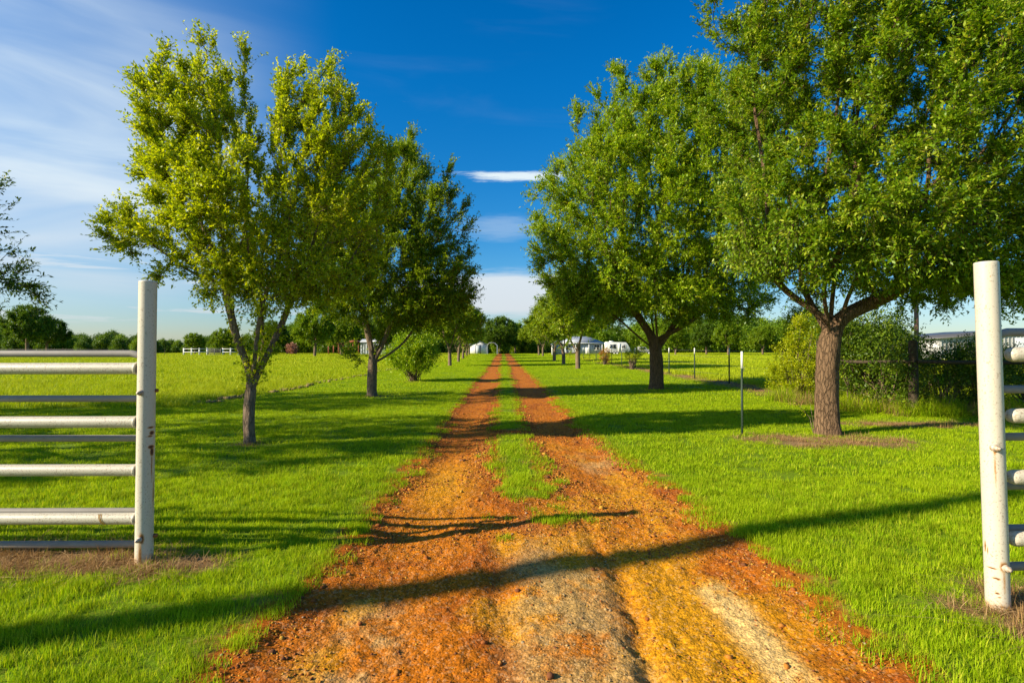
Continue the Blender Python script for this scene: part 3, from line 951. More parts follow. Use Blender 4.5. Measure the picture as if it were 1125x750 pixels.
def make_tree(rs, ells, fork_z, r_base, mats, natt=1400, nleaf=60000, leaf=0.05, lean=(0, 0), step=0.22, kill=0.4, infl=2.0,
              up=0.12, shoot=0.38, shoot_up=0.5, per=14, flare=1.5, aspect=0.42, twr=0.0022, limbs=(), clump=1.6, skirt=None, trunk_leaves=0, droop=0.0, jit=0.18, sides=(22, 10, 6, 4),
              minr=0.0, e=2.3, tmean=0.45, rtip=0.006):
    A = envelope(rs, ells, natt)
    pos, par = grow(rs, A, (0, 0, -0.05), fork_z, lean, step, infl, kill, up=up, jit=jit, limbs=limbs)
    r, nch = radii(pos, par, r_base, r_tip=rtip, e=e)
    dirs = pos - pos[np.maximum(par, 0)]; dirs[0] = (0, 0, 1)
    dirs /= np.linalg.norm(dirs, axis=1)[:, None] + 1e-9
    cand = np.where((r < 0.027) & (np.arange(len(pos)) > 3) & (pos[:, 2] > fork_z * 0.8))[0]
    wgt = np.where(nch[cand] == 0, 2.2, 1.0)
    q_ = pos[cand]; cs = 1.3
    wgt = wgt * np.exp(clump * fbm(q_[:, 0] * cs + q_[:, 2] * 0.8 + 30, q_[:, 1] * cs - q_[:, 2] * 1.3 + 50, 12, 3))
    ns = nleaf // per
    pick = rs.choice(cand, ns, p=wgt / wgt.sum())
    cen = np.array([np.average([q[i] for q in ells], weights=[q[3] for q in ells]) for i in range(3)])
    outw = pos[pick] - cen; outw /= np.linalg.norm(outw, axis=1)[:, None] + 1e-9
    sd = dirs[pick] * 0.8 + outw * 0.7 + rs.normal(0, 0.62, (ns, 3)) + np.array([0, 0, shoot_up])
    sd /= np.linalg.norm(sd, axis=1)[:, None]
    sl_ = shoot * rs.uniform(0.45, 1.25, ns)
    a = pos[pick] + rs.normal(0, 0.02, (ns, 3)); b = a + sd * sl_[:, None]
    b[:, 2] -= droop * sl_
    t = rs.uniform(0.08, 1.02, (ns, per))
    C = a[:, None] + (b - a)[:, None] * t[..., None]
    sdir = rs.normal(0, 1, (ns, per, 3)); sdir[..., 2] = sdir[..., 2] * 0.7 + 0.12
    D = sd[:, None] * 0.75 + sdir / np.linalg.norm(sdir, axis=-1)[..., None] * 0.95
    C = C.reshape(-1, 3) + rs.normal(0, leaf * 0.15, (ns * per, 3)); D = D.reshape(-1, 3)
    st_ = rs.normal(0, 0.16, ns)
    tint = np.clip(tmean + np.repeat(st_, per) + rs.normal(0, 0.17, ns * per), 0, 1)
    if trunk_leaves:
        cd = np.where((pos[:, 2] > fork_z * 0.72) & (pos[:, 2] < fork_z * 1.75) & (r > 0.022))[0]
        k = rs.choice(cd, trunk_leaves // 8)
        aa = pos[k] + rs.normal(0, 0.03, (len(k), 3)); dd = rs.normal(0, 1, (len(k), 3)); dd[:, 2] = abs(dd[:, 2]) * 0.5
        dd /= np.linalg.norm(dd, axis=1)[:, None]
        bb = aa + dd * (r[k][:, None] + 0.13)
        tt = rs.uniform(0.3, 1, (len(k), 8, 1))
        C2 = (aa[:, None] + (bb - aa)[:, None] * tt).reshape(-1, 3); D2 = rs.normal(0, 1, (len(C2), 3))
        C = np.concatenate([C, C2]); D = np.concatenate([D, D2]); tint = np.concatenate([tint, np.clip(rs.normal(0.65, 0.2, len(C2)), 0, 1)])
    if skirt:
        A2 = envelope(rs, skirt[0], skirt[1])
        ok = np.where((np.arange(len(pos)) > 3) & (pos[:, 2] > fork_z))[0]
        nn = np.array([ok[np.argmin(np.linalg.norm(pos[ok] + np.array([0, 0, -0.25]) - q, axis=1))] for q in A2])
        a2 = pos[nn]; ln_ = np.linalg.norm(A2 - a2, axis=1)
        k = (ln_ > 0.12) & (ln_ < 1.5); A2 = A2[k]; a2 = a2[k]; n2_ = len(A2)
        b2 = A2 + rs.normal(0, 0.05, A2.shape)
        t2 = 1 - rs.uniform(0, 1, (n2_, per)) ** 1.3 * 0.75
        C2 = (a2[:, None] + (b2 - a2)[:, None] * t2[..., None]).reshape(-1, 3) + rs.normal(0, leaf * 0.5, (n2_ * per, 3))
        d2 = (b2 - a2); d2 /= np.linalg.norm(d2, axis=1)[:, None]
        D2 = np.repeat(d2, per, 0) * 0.7 + rs.normal(0, 0.6, (n2_ * per, 3))
        C = np.concatenate([C, C2]); D = np.concatenate([D, D2])
        tint = np.concatenate([tint, np.clip(tmean + np.repeat(rs.normal(0, .16, n2_), per) + rs.normal(0, .17, n2_ * per), 0, 1)])
        a = np.concatenate([a, a2]); b = np.concatenate([b, b2])
    crown = leaf_mesh('crown', C, D, leaf, mats[1], rs, aspect, tint)
    trunk = wood_mesh('trunk', pos, par, r, mats[0], rs, flare=flare, sides=sides, twigs=(a, b, twr) if twr else None, minr=minr)
    return trunk, crown


def place_tree(name, meshes, loc, label, rz=0, sc=1.0, cat='tree', group=None, crown_name='crown'):
    t = empty(name, loc, rz, sc)
    meshobj('trunk', meshes[0], t); meshobj(crown_name, meshes[1], t)
    tag(t, label, cat, group)
    return t


# --- right foreground oak: spreading crown out of the top of the picture
rs = np.random.default_rng(101)
x0, y0 = G(909, 476)
oak1 = make_tree(rs, [(1.5, 0.0, 5.3, 3.0, 3.2, 2.6), (0.1, 0.0, 6.8, 1.9, 2.6, 2.0), (1.2, 0.3, 7.9, 2.3, 2.4, 2.2), (3.2, 0, 5.0, 2.6, 2.6, 2.0), (0.2, -0.7, 4.0, 2.0, 1.8, 1.25), (2.6, -0.6, 3.7, 3.0, 2.0, 1.15), (-0.6, -0.3, 3.7, 1.5, 1.8, 1.0), (-2.0, 0, 7.3, .3, .3, .9, 6), (-1.2, 0, 8.9, .3, .3, .8, 6), (-1.9, -.2, 5.6, .4, .4, .5, 4), (0.9, -0.8, 3.2, 1.8, 1.6, 0.8), (0.6, 0, 2.85, 2.3, 2.0, 0.55), (2.9, -0.3, 2.75, 2.2, 1.8, 0.6)],
                 2.05, 0.185, (M_barkR, M_leafO1), natt=2700, nleaf=460000, leaf=0.068, kill=0.42, infl=2.2, step=0.24, up=0.06,
                 shoot=0.42, shoot_up=0.25, per=16, flare=1.35, twr=0.0026, skirt=([(0.3, -0.8, 2.95, 2.3, 1.4, .55), (2.7, -.5, 2.75, 2.0, 1.3, .5), (-1.2, -.3, 3.2, 1.0, 1.3, .5)], 1700), limbs=[(-.8, -.1, .62, 1.5), (-.25, .4, .9, 1.3), (.45, -.3, .85, 1.4), (1, .2, .42, 1.8), (-.3, -.7, .6, 1.3), (.2, .1, 1, 1.4)], lean=(0.02, 0), droop=0.08)
place_tree('oak_tree', oak1, (x0, y0, 0), 'big spreading oak with thick bare lower trunk nearest the right gate')
# --- right second oak
rs = np.random.default_rng(202)
x0, y0 = G(721, 427)
oak2 = make_tree(rs, [(-0.2, 0, 6.4, 4.4, 4.0, 3.3), (0.9, 0, 9.2, 3.3, 3.2, 2.6), (-2.2, -0.3, 4.3, 2.2, 2.6, 1.5), (2.2, 0, 4.9, 2.6, 2.8, 1.8), (-1.3, 0, 8.0, 2.4, 2.5, 2.0), (-1.9, 0, 9.9, 0.9, .9, 1.5, 2.0), (-0.2, 0, 3.3, 3.3, 3.0, 0.9), (1.8, 0, 3.3, 2.4, 2.6, 0.9), (-2.6, 0, 3.6, 1.6, 2.2, 0.8), (-2.9, 0, 9.2, .3, .3, 1.3, 8), (-1.5, 0, 11.3, .3, .3, 1.0, 8), (0.3, 0, 11.9, .4, .4, .8, 6), (-3.8, 0, 7.4, .4, .4, .7, 5), (-4.0, 0, 5.2, .6, .7, .6, 4), (1.8, 0, 11.7, .4, .4, .9, 6)],
                 1.85, 0.24, (M_barkR, M_leafR), natt=3000, nleaf=380000, leaf=0.10, kill=0.55, infl=2.8, step=0.34, up=0.06,
                 shoot=0.62, shoot_up=0.3, per=15, flare=1.3, twr=0.004, droop=0.05, skirt=([(0, -0.6, 3.3, 3.4, 2.2, .65), (-2.3, -.3, 3.7, 1.8, 2, .7)], 1700), limbs=[(-.65, .1, .75, 2.2), (.55, 0, .8, 2.2), (.05, .35, 1, 2), (.9, -.2, .42, 2.2), (-.9, -.3, .4, 1.8), (0, -.4, .8, 1.8)])
place_tree('oak_tree', oak2, (x0, y0, 0), 'tall wide oak standing behind the lone white tipped fence post')
# --- left foreground elm: vase shaped, yellow green
rs = np.random.default_rng(303)
x0, y0 = G(275, 487)
elm1 = make_tree(rs, [(-0.75, 0, 4.9, 0.95, 1.1, 1.45), (0.95, 0.1, 4.75, 0.75, 1.0, 1.45), (0.05, 0, 3.7, 1.55, 1.5, 1.0), (-1.35, 0, 3.3, 0.95, 0.9, 0.6), (0.0, 0, 2.9, 1.1, 1.1, 0.55), (1.2, 0.1, 3.3, 1.0, 1.0, 0.75), (1.65, 0.2, 4.3, 0.7, 0.8, 1.2), (-0.55, 0, 5.95, .45, .5, .55), (.9, 0, 5.7, .4, .4, .5), (0.1, 0, 2.6, 0.95, 0.9, 0.35), (1.1, 0.1, 2.65, 0.9, 0.9, 0.45), (-1.0, 0, 2.75, 0.7, 0.8, 0.3), (-.2, 0, 6.0, .15, .15, .45, 8), (.45, 0, 5.75, .15, .15, .4, 8), (-1.25, 0, 5.6, .2, .2, .45, 6), (1.35, 0, 5.7, .15, .2, .45, 8), (-1.95, 0, 3.5, .45, .4, .22, 3), (-1.7, 0, 4.5, .3, .3, .35, 4)],
                 1.05, 0.082, (M_barkL, M_leafL), natt=2100, nleaf=175000, leaf=0.052, kill=0.27, infl=1.4, step=0.15, up=0.22,
                 shoot=0.30, shoot_up=0.7, per=14, flare=1.25, twr=0.002, skirt=([(0.1, -.1, 2.35, .95, .8, .4), (0.9, 0, 2.6, .8, .8, .4)], 520), limbs=[(-.34, 0, 1, 1.2), (.36, 0, .95, 1.2), (.02, .3, 1, 1.1), (.16, -.3, 1, 1.1)], trunk_leaves=1500, lean=(0.03, 0), aspect=0.5, e=2.15)
place_tree('elm_tree', elm1, (x0, y0, 0), 'slim yellow green tree with upswept branches beside the left gate')
# --- left second tree, darker
rs = np.random.default_rng(404)
x0, y0 = G(409, 435)
elm2 = make_tree(rs, [(0.3, 0, 4.6, 2.3, 2.1, 2.1), (1.2, 0, 5.4, 1.7, 1.8, 1.9), (-0.9, 0, 5.2, 1.4, 1.6, 1.6), (1.9, 0, 3.6, 1.4, 1.7, 1.1), (0.9, 0, 6.8, 1.0, 1.2, 1.1), (-1.3, 0, 3.5, 1.2, 1.3, 0.9), (2.5, 0, 4.7, 0.9, 1.1, 1.2), (0.3, 0, 2.75, 2.0, 1.9, 0.6), (1.9, 0, 2.85, 1.3, 1.5, 0.7), (1.2, 0, 7.9, .2, .2, .7, 8), (2.4, 0, 6.6, .3, .3, .7, 6), (3.1, 0, 5.6, .3, .3, .6, 6), (0.3, 0, 7.3, .25, .25, .6, 6)],
                 1.35, 0.145, (M_barkL, M_leafD), natt=2300, nleaf=215000, leaf=0.082, kill=0.40, infl=2.0, step=0.24, up=0.14,
                 shoot=0.48, shoot_up=0.45, per=14, flare=1.3, twr=0.0032, skirt=([(0.5, -.3, 2.75, 2.0, 1.4, .5), (1.9, -.2, 2.9, 1.2, 1.3, .5)], 900), limbs=[(-.32, 0, 1, 1.5), (.5, 0, .85, 1.5), (.15, .3, 1, 1.3), (-.1, -.4, .9, 1.3), (.9, 0, .5, 1.2), (-.8, 0, .5, 1.0)])
place_tree('elm_tree', elm2, (x0, y0, 0), 'darker full crowned tree second along the left side of the drive')

# --- the trees down both rows, three kinds of crown shared out
row = []
for sd_, ells in ((511, [(0, 0, 3.6, 2.1, 2.1, 1.5), (-1.2, 0.2, 3.0, 1.6, 1.6, 1.0), (1.1, -0.2, 3.3, 1.6, 1.7, 1.2), (0.2, 0, 4.6, 1.2, 1.2, 1.0)]),
                  (512, [(0, 0, 3.4, 2.2, 2.0, 1.4), (0.9, 0.2, 3.0, 1.7, 1.8, 1.1), (-0.9, 0, 3.9, 1.5, 1.5, 1.2)]),
                  (513, [(0, 0, 3.9, 1.9, 1.9, 1.8), (-1.0, 0, 3.1, 1.5, 1.5, 1.0), (0.9, 0.2, 4.3, 1.3, 1.4, 1.2)])):
    rs = np.random.default_rng(sd_)
    row.append(make_tree(rs, ells, 1.35, 0.13, (M_barkF, M_leafM), natt=800, nleaf=42000, leaf=0.15, kill=0.5, infl=2.0, step=0.3, shoot=0.6, shoot_up=0.35, limbs=[(-.6, 0, .8, 1.0), (.6, .1, .8, 1.0), (0, .4, 1, .9), (.1, -.6, .8, .9)],
                         per=12, flare=1.2, twr=0.006, sides=(12, 6, 4, 3), minr=0.012))
LROW = [(494.3, 402.0, 0, 1.05, 0.4), (503.7, 397.4, 1, 1.10, 1.9), (508.7, 393.9, 2, 1.12, 3.0), (512.5, 391.2, 0, 1.15, 4.4), (515.3, 390.2, 1, 1.15, 5.1)]
RROW = [(635, 405.2, 0, 1.22, 2.2), (619, 400.2, 2, 1.15, 0.9), (609, 396.9, 1, 1.25, 3.3), (596.5, 391.3, 2, 1.2, 5.0), (592.0, 390.2, 0, 1.25, 0.2)]
lab_l = ['first small trunked tree beyond the round bush in the left row', 'second tree beyond the round bush in the left row', 'third tree beyond the round bush in the left row',
         'fourth tree beyond the round bush in the left row', 'last tree of the left row beside the white shed']
lab_r = ['first slim tree beyond the tall oak in the right row', 'second slim tree beyond the tall oak, in front of the house', 'third slim tree beyond the tall oak at the house corner',
         'fourth slim tree beyond the tall oak in the right row', 'last tree of the right row at the end of the drive']
for lst, labs, grp in ((LROW, lab_l, 'trees in the left row'), (RROW, lab_r, 'trees in the right row')):
    for (px, py, k, s_, rz), lb in zip(lst, labs):
        xx, yy = G(px, py)
        place_tree('row_tree', row[k], (xx, yy, 0), lb, rz, s_, group=grp)

# --- trees out of the frame to the left whose shade lies on the lawn; the first one's twigs reach into the picture
rs = np.random.default_rng(606)
sh = make_tree(rs, [(0, 0, 4.7, 2.9, 2.7, 1.9), (1.2, 0, 3.6, 2.5, 2.1, 1.3), (-1, 0, 3.9, 2.3, 2.0, 1.3), (0.8, 0, 5.9, 1.5, 1.5, 1.2), (2.5, .2, 2.6, 1.3, 1.6, .9)],
               1.5, 0.17, (M_barkL, M_leafH), natt=1300, nleaf=42000, leaf=0.085, kill=0.5, infl=2.2, step=0.28, shoot=0.5, shoot_up=0.2, per=12, twr=0.004)
place_tree('elm_tree', sh, (-15.5, 12.3, 0), 'dark tree at the left edge whose twigs reach in above the gate', 0.0, 1.10)
place_tree('elm_tree', sh, (-11.8, 6.6, 0), 'dark leafy tree beyond the frame left of the gate', 2.1, 0.92)
place_tree('elm_tree', sh, (-21.5, 8.2, 0), 'dark leafy tree far out on the left beyond the gate', 4.0, 1.0)

# --- single bigger trees in the middle distance
rs = np.random.default_rng(707)
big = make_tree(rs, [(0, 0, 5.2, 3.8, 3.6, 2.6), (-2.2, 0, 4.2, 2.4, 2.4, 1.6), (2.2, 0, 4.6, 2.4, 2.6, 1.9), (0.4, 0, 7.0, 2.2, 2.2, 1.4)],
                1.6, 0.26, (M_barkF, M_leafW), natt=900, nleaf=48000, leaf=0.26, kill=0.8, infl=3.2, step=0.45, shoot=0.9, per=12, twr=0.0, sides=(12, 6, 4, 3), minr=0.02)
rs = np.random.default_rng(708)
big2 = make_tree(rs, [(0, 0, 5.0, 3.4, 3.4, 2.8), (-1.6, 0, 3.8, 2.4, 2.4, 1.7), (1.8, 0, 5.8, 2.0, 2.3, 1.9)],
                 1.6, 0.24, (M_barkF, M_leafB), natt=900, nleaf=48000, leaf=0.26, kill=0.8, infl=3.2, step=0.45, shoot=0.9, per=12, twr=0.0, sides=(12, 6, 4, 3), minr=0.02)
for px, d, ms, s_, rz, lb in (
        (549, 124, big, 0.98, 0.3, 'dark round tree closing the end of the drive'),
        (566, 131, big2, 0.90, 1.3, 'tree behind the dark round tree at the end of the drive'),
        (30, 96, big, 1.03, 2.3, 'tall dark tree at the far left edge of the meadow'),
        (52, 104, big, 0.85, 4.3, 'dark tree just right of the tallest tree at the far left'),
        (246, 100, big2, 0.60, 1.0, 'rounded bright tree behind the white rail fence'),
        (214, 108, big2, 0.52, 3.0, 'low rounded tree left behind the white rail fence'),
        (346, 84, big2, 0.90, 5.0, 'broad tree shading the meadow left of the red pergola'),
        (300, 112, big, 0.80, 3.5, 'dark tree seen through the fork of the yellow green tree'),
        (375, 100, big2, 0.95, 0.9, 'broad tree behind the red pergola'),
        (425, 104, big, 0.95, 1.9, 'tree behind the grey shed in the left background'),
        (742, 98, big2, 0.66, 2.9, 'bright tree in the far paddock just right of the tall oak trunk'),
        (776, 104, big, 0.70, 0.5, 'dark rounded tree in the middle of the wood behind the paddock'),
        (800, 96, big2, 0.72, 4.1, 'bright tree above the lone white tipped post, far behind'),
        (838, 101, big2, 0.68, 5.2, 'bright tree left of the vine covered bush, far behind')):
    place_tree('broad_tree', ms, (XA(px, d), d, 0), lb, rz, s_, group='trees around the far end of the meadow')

# --- distant woods, too dense to count
woodsrc = []
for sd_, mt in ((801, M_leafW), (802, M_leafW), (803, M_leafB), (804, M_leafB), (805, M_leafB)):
    rs = np.random.default_rng(sd_)
    A = envelope(rs, [(0, 0, 4.3, 3.1, 3.1, 3.1), (rs.uniform(-1.5, 1.5), 0, 2.6, 3.2, 3.0, 2.5), (rs.uniform(-1.6, 1.6), 0, 6.0, 2.0, 2.0, 2.0), (0, 0, 1.2, 2.6, 2.8, 1.5)], 420)
    C = np.repeat(A, 26, 0) + rs.normal(0, 0.42, (len(A) * 26, 3))
    C[:, 2] = np.abs(C[:, 2])
    D = rs.normal(0, 1, C.shape); D[:, 2] += 0.3
    tt = np.clip(np.repeat(rs.normal(0.45, 0.14, len(A)), 26) + rs.normal(0, 0.13, len(C)), 0, 1)
    woodsrc.append(leaf_mesh('wood clump', C, D, 0.42, mt, rs, 0.6, tt))


def wood(name, prof, d0, d1, idxs, label, rs, den=1.0):
    pts = []; sc_ = []; ii = []
    pxs = [p[0] for p in prof]; tops = [p[1] for p in prof]
    px = pxs[0]
    while px < pxs[-1]:
        for dd in (d0, (d0 + d1) / 2, d1):
            q = px + rs.uniform(-8, 8)
            top = np.interp(q, pxs, tops) - 4 + rs.uniform(-1.5, 8) + (0 if dd > d0 else 4)
            dz = dd + rs.uniform(-3, 3)
            h = ZT(top, dz)
            pts.append((XA(q, dz), dz, -0.3)); sc_.append(max(0.25, h / 7.9)); ii.append(int(rs.choice(idxs)))
        px += 16 / den
    tag(scatter(name, pts, ii, sc_, rs.uniform(0, 6.28, len(pts)), woodsrc), label, 'woods', kind='stuff')


rs = np.random.default_rng(9)
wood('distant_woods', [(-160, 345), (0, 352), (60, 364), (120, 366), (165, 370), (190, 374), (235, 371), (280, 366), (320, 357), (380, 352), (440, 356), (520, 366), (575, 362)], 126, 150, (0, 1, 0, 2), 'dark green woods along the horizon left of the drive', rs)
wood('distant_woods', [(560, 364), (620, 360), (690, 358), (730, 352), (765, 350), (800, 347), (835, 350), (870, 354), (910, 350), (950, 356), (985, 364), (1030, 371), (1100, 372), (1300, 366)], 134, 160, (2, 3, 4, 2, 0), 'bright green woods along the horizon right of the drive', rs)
pts = []
# ------------------------------------------------------------------ shrubs


def make_shrub(rs, ells, mats, nleaf, leaf, natt=320, spread=0.12, nst=9, aspect=0.45, per=10):
    """many stems from the ground and leaves right through it"""
    A = envelope(rs, ells, natt)
    m = MB()
    for k in rs.choice(len(A), min(len(A), nst * 6), replace=False):
        e_ = A[k]; b = np.array([rs.normal(0, 0.10), rs.normal(0, 0.10), -0.03]); mid = b + (e_ - b) * 0.5 + rs.normal(0, 0.06, 3) + np.array([0, 0, 0.1])
        m.tube([b, mid, e_], [0.018, 0.011, 0.004], 4, cap=False)
    a = A[rs.integers(0, len(A), nleaf // per)]
    sd = a * np.array([1, 1, 0.6]); sd = sd / (np.linalg.norm(sd, axis=1)[:, None] + 1e-6) + rs.normal(0, 0.6, a.shape) + np.array([0, 0, 0.45])
    sd /= np.linalg.norm(sd, axis=1)[:, None]
    t = rs.uniform(0, 1, (len(a), per, 1))
    C = (a[:, None] + sd[:, None] * t * spread * 3).reshape(-1, 3) + rs.normal(0, spread * 0.3, (len(a) * per, 3))
    C[:, 2] = np.maximum(C[:, 2], 0.02)
    D = np.repeat(sd, per, 0) * 0.6 + rs.normal(0, 0.6, C.shape)
    tt = np.clip(np.repeat(rs.normal(0.45, 0.14, len(a)), per) + rs.normal(0, 0.15, len(C)), 0, 1)
    return m.mesh('stems', mats[0]), leaf_mesh('foliage', C, D, leaf, mats[1], rs, aspect, tt)


def place_shrub(name, ms, loc, label, rz=0, sc=1.0, cat='shrub', group=None):
    t = empty(name, loc, rz, sc)
    meshobj('stems', ms[0], t); meshobj('foliage', ms[1], t)
    return tag(t, label, cat, group)


rs = np.random.default_rng(31)
sb = make_shrub(rs, [(0, 0, 1.05, 1.05, 1.0, 0.85), (0.1, 0, 1.6, 0.8, 0.8, 0.65), (-0.35, 0, 1.2, 0.85, 0.8, 0.7)], (M_barkF, M_leafR), 21000, 0.085, natt=420, spread=0.14)
xx, yy = G(455, 419)
place_shrub('round_bush', sb, (xx, yy, 0), 'round dark green bush standing low beside the left wheel track')
rs = np.random.default_rng(32)
sv = make_shrub(rs, [(0, 0, 0.9, 0.75, 0.8, 0.95), (0.3, 0, 1.9, 0.65, 0.6, 0.65), (-0.3, 0, 0.5, 0.6, 0.6, 0.5), (0.5, 0, 2.3, .35, .4, .6)], (M_barkF, M_leafV), 14000, 0.07, spread=0.10)
rs = np.random.default_rng(33)
sh2 = make_shrub(rs, [(0, 0, 0.8, 1.1, 0.7, 0.8), (-0.6, 0, 1.3, 0.7, 0.5, 0.55), (0.7, 0, 1.45, 0.6, 0.5, 0.5)], (M_barkF, M_leafH), 17000, 0.06, spread=0.11)
rs = np.random.default_rng(34)
sh3 = make_shrub(rs, [(0, 0, 0.7, 1.2, 0.7, 0.75), (0.6, 0, 1.2, 0.7, 0.5, 0.5)], (M_barkF, M_leafH), 13000, 0.06, spread=0.12)
for px, py, ms, sc_, rz, lb in (
        (877, 437, sv, 0.96, 0.0, 'bright yellow green vine covered bush left of the thick oak trunk'),
        (895, 430, sv, 1.12, 2.0, 'taller bright vine clump just behind the thick oak trunk'),
        (944, 446, sh2, 1.25, 0.3, 'dark hedge shrub right behind the thick oak trunk'),
        (972, 450, sh3, 1.22, 1.0, 'dark hedge shrub left of the old wooden fence post'),
        (1034, 451, sh2, 0.84, 3.0, 'dark leafy shrub just right of the old wooden fence post'),
        (1078, 449, sh3, 0.98, 3.9, 'dark shrub behind the right white gate post'),
        (1130, 446, sh2, 0.80, 5.0, 'hedge shrub behind the rails at the right edge')):
    xx, yy = G(px, py)
    place_shrub('hedge_shrub', ms, (xx, yy, 0), lb, rz, sc_, group='overgrown shrubs along the right fence')
rs = np.random.default_rng(35)
so_ = make_shrub(rs, [(0, 0, 1.2, 0.55, 0.5, 0.8), (0.2, 0, 0.7, 0.4, 0.4, 0.6)], (M_barkF, M_leafO), 1500, 0.13, natt=120, spread=0.12)
xx, yy = G(663, 401)
place_shrub('sapling', so_, (xx + 0.1, yy, 0), 'rusty orange sapling growing on the far wire fence', 0, 0.72, 'sapling')
rs = np.random.default_rng(36)
so2 = make_shrub(rs, [(0, 0, 1.1, 0.6, 0.5, 0.5), (0.4, 0, 1.5, 0.5, 0.5, 0.4)], (M_barkF, M_leafV), 1700, 0.11, natt=120, spread=0.12)
xx, yy = G(706, 408)
place_shrub('sapling', so2, (xx, yy + 3, 0), 'yellow green sapling behind the tall oak trunk on the wire fence', 0, 0.8, 'sapling')
rs = np.random.default_rng(37)
sp_ = make_shrub(rs, [(0, 0, 1.0, 0.95, 0.9, 1.0)], (M_barkF, M_leafP), 2600, 0.22, natt=160, spread=0.14)
place_shrub('pink_shrub', sp_, (XA(320.5, 108), 108, 0), 'pinkish brown round shrub on the far side of the left meadow', 0, 1.05)
sg_ = make_shrub(rs, [(0, 0, 0.8, 1.0, 0.9, 0.8)], (M_barkF, M_leafB), 2600, 0.22, natt=160, spread=0.14)
place_shrub('green_shrub', sg_, (XA(298, 107), 107, 0), 'low round green shrub left of the pinkish one', 0, 1.0)
# dry brambles and tall weeds at the foot of the hedge
br = [blade_mesh('bramble', 60, 0.22, 0.15, 0.5, 0.006, 0.7, M_straw, GR, 3, droop=0.8) for _ in range(4)] + [blade_mesh('weed', 80, 0.22, 0.2, 0.6, 0.010, 0.6, M_lawn, GR, 3, droop=0.7) for _ in range(4)]
P = []
for (pa, qa), (pb, qb), n in (((858, 440), (890, 445), 26), ((905, 448), (1000, 458), 42), ((1000, 458), (1125, 456), 50)):
    a = np.array(G(pa, qa)); b = np.array(G(pb, qb))
    t = GR.uniform(0, 1, n)[:, None]
    xy = a + (b - a) * t + GR.normal(0, 0.16, (n, 2)) + np.array([0, 0.15])
    P.append(np.concatenate([xy, height(xy[:, 0], xy[:, 1])[:, None]], 1))
P = np.concatenate(P); n = len(P)
tag(scatter('brambles', P, GR.integers(0, 8, n), GR.uniform(0.6, 1.2, n), GR.uniform(0, 6.28, n), br), 'dry brambles and weeds tangled along the foot of the hedge', 'brambles', kind='stuff')
xx, yy = G(893, 474)
m = MB()
m.tube([(0, 0, -0.02), (-0.06, 0, 0.25), (-0.22, 0.02, 0.45), (-0.42, 0, 0.62)], [0.008, 0.007, 0.005, 0.002], 5)
m.tube([(0.03, 0, -0.02), (-0.02, 0, 0.3), (-0.05, 0.02, 0.55)], [0.006, 0.005, 0.002], 5)
rs = np.random.default_rng(38)
n = 46
k = rs.uniform(0, 1, n)
C = np.stack([-0.06 - 0.42 * k, rs.normal(0, 0.02, n), 0.25 + 0.42 * k], -1) + rs.normal(0, 0.03, (n, 3))
t = empty('twiggy_sucker', (xx, yy, 0)); tag(t, 'thin leafy sucker shoot at the foot of the thick oak trunk', 'plant')
m.build('stems', M_barkL, t, True)
meshobj('foliage', leaf_mesh('foliage', C, rs.normal(0, 1, (n, 3)), 0.05, M_leafV, rs), t)


# ------------------------------------------------------------------ gates and posts
def post_mesh(name, h, r, lean, marks, mat, at):
    """steel pipe post; marks = (x offset -1..1 as seen from the camera, z, half width, half height, strength)"""
    nz, na = 330, 72
    z = np.linspace(-0.15, h, nz); a = np.arange(na) / na * 2 * np.pi
    A, Z = np.meshgrid(a, z)
    rr = np.full_like(A, r)
    top = Z > h - 0.006
    X = rr * np.cos(A) + lean[0] * Z; Y = rr * np.sin(A) + lean[1] * Z
    V = np.stack([X, Y, Z], -1).reshape(-1, 3)
    rust = np.zeros(V.shape[0])
    v_ = -np.array(at) / np.hypot(*at); cA = np.cos(A).ravel(); sA = np.sin(A).ravel()
    off = cA * -v_[1] + sA * v_[0]; front = cA * v_[0] + sA * v_[1] > -0.3
    for s_, zc, w_, hh, st_ in marks:
        g = np.exp(-((off - s_) / w_) ** 2 * 1.2 - ((Z.ravel() - zc) / hh) ** 2 * 1.2) * st_
        rust = np.maximum(rust, g * front)
    rust = np.maximum(rust, sstep(0.16, 0.0, Z.ravel()) * 0.5)
    idx = np.arange(nz * na).reshape(nz, na); nx_ = np.roll(idx, -1, 1)
    q = np.stack([idx[:-1], nx_[:-1], nx_[1:], idx[1:]], -1).reshape(-1, 4)
    # closed domed cap
    cv_ = []; cf = []
    base = len(V); last = idx[-1]
    rings = [(0.97, 0.0035), (0.80, 0.006), (0.4, 0.008)]
    extra = []
    for k, (f_, dz) in enumerate(rings):
        extra.append(np.stack([r * f_ * np.cos(a) + lean[0] * h, r * f_ * np.sin(a) + lean[1] * h, np.full(na, h + dz)], -1))
    V2 = np.concatenate([V] + extra + [np.array([[lean[0] * h, lean[1] * h, h + 0.009]])])
    flat = [q.ravel()]; sizes = [np.full(len(q), 4)]
    prev = last
    for k in range(len(rings)):
        cur = base + k * na + np.arange(na)
        f4 = np.stack([prev, np.roll(prev, -1), np.roll(cur, -1), cur], -1); flat.append(f4.ravel()); sizes.append(np.full(na, 4)); prev = cur
    c_ = len(V2) - 1
    f3 = np.stack([prev, np.roll(prev, -1), np.full(na, c_)], -1); flat.append(f3.ravel()); sizes.append(np.full(na, 3))
    rust = np.concatenate([rust, np.zeros(len(V2) - len(rust))])
    return mesh_from(name, V2, np.concatenate(flat), np.concatenate(sizes), [mat], True, {'rust': rust})


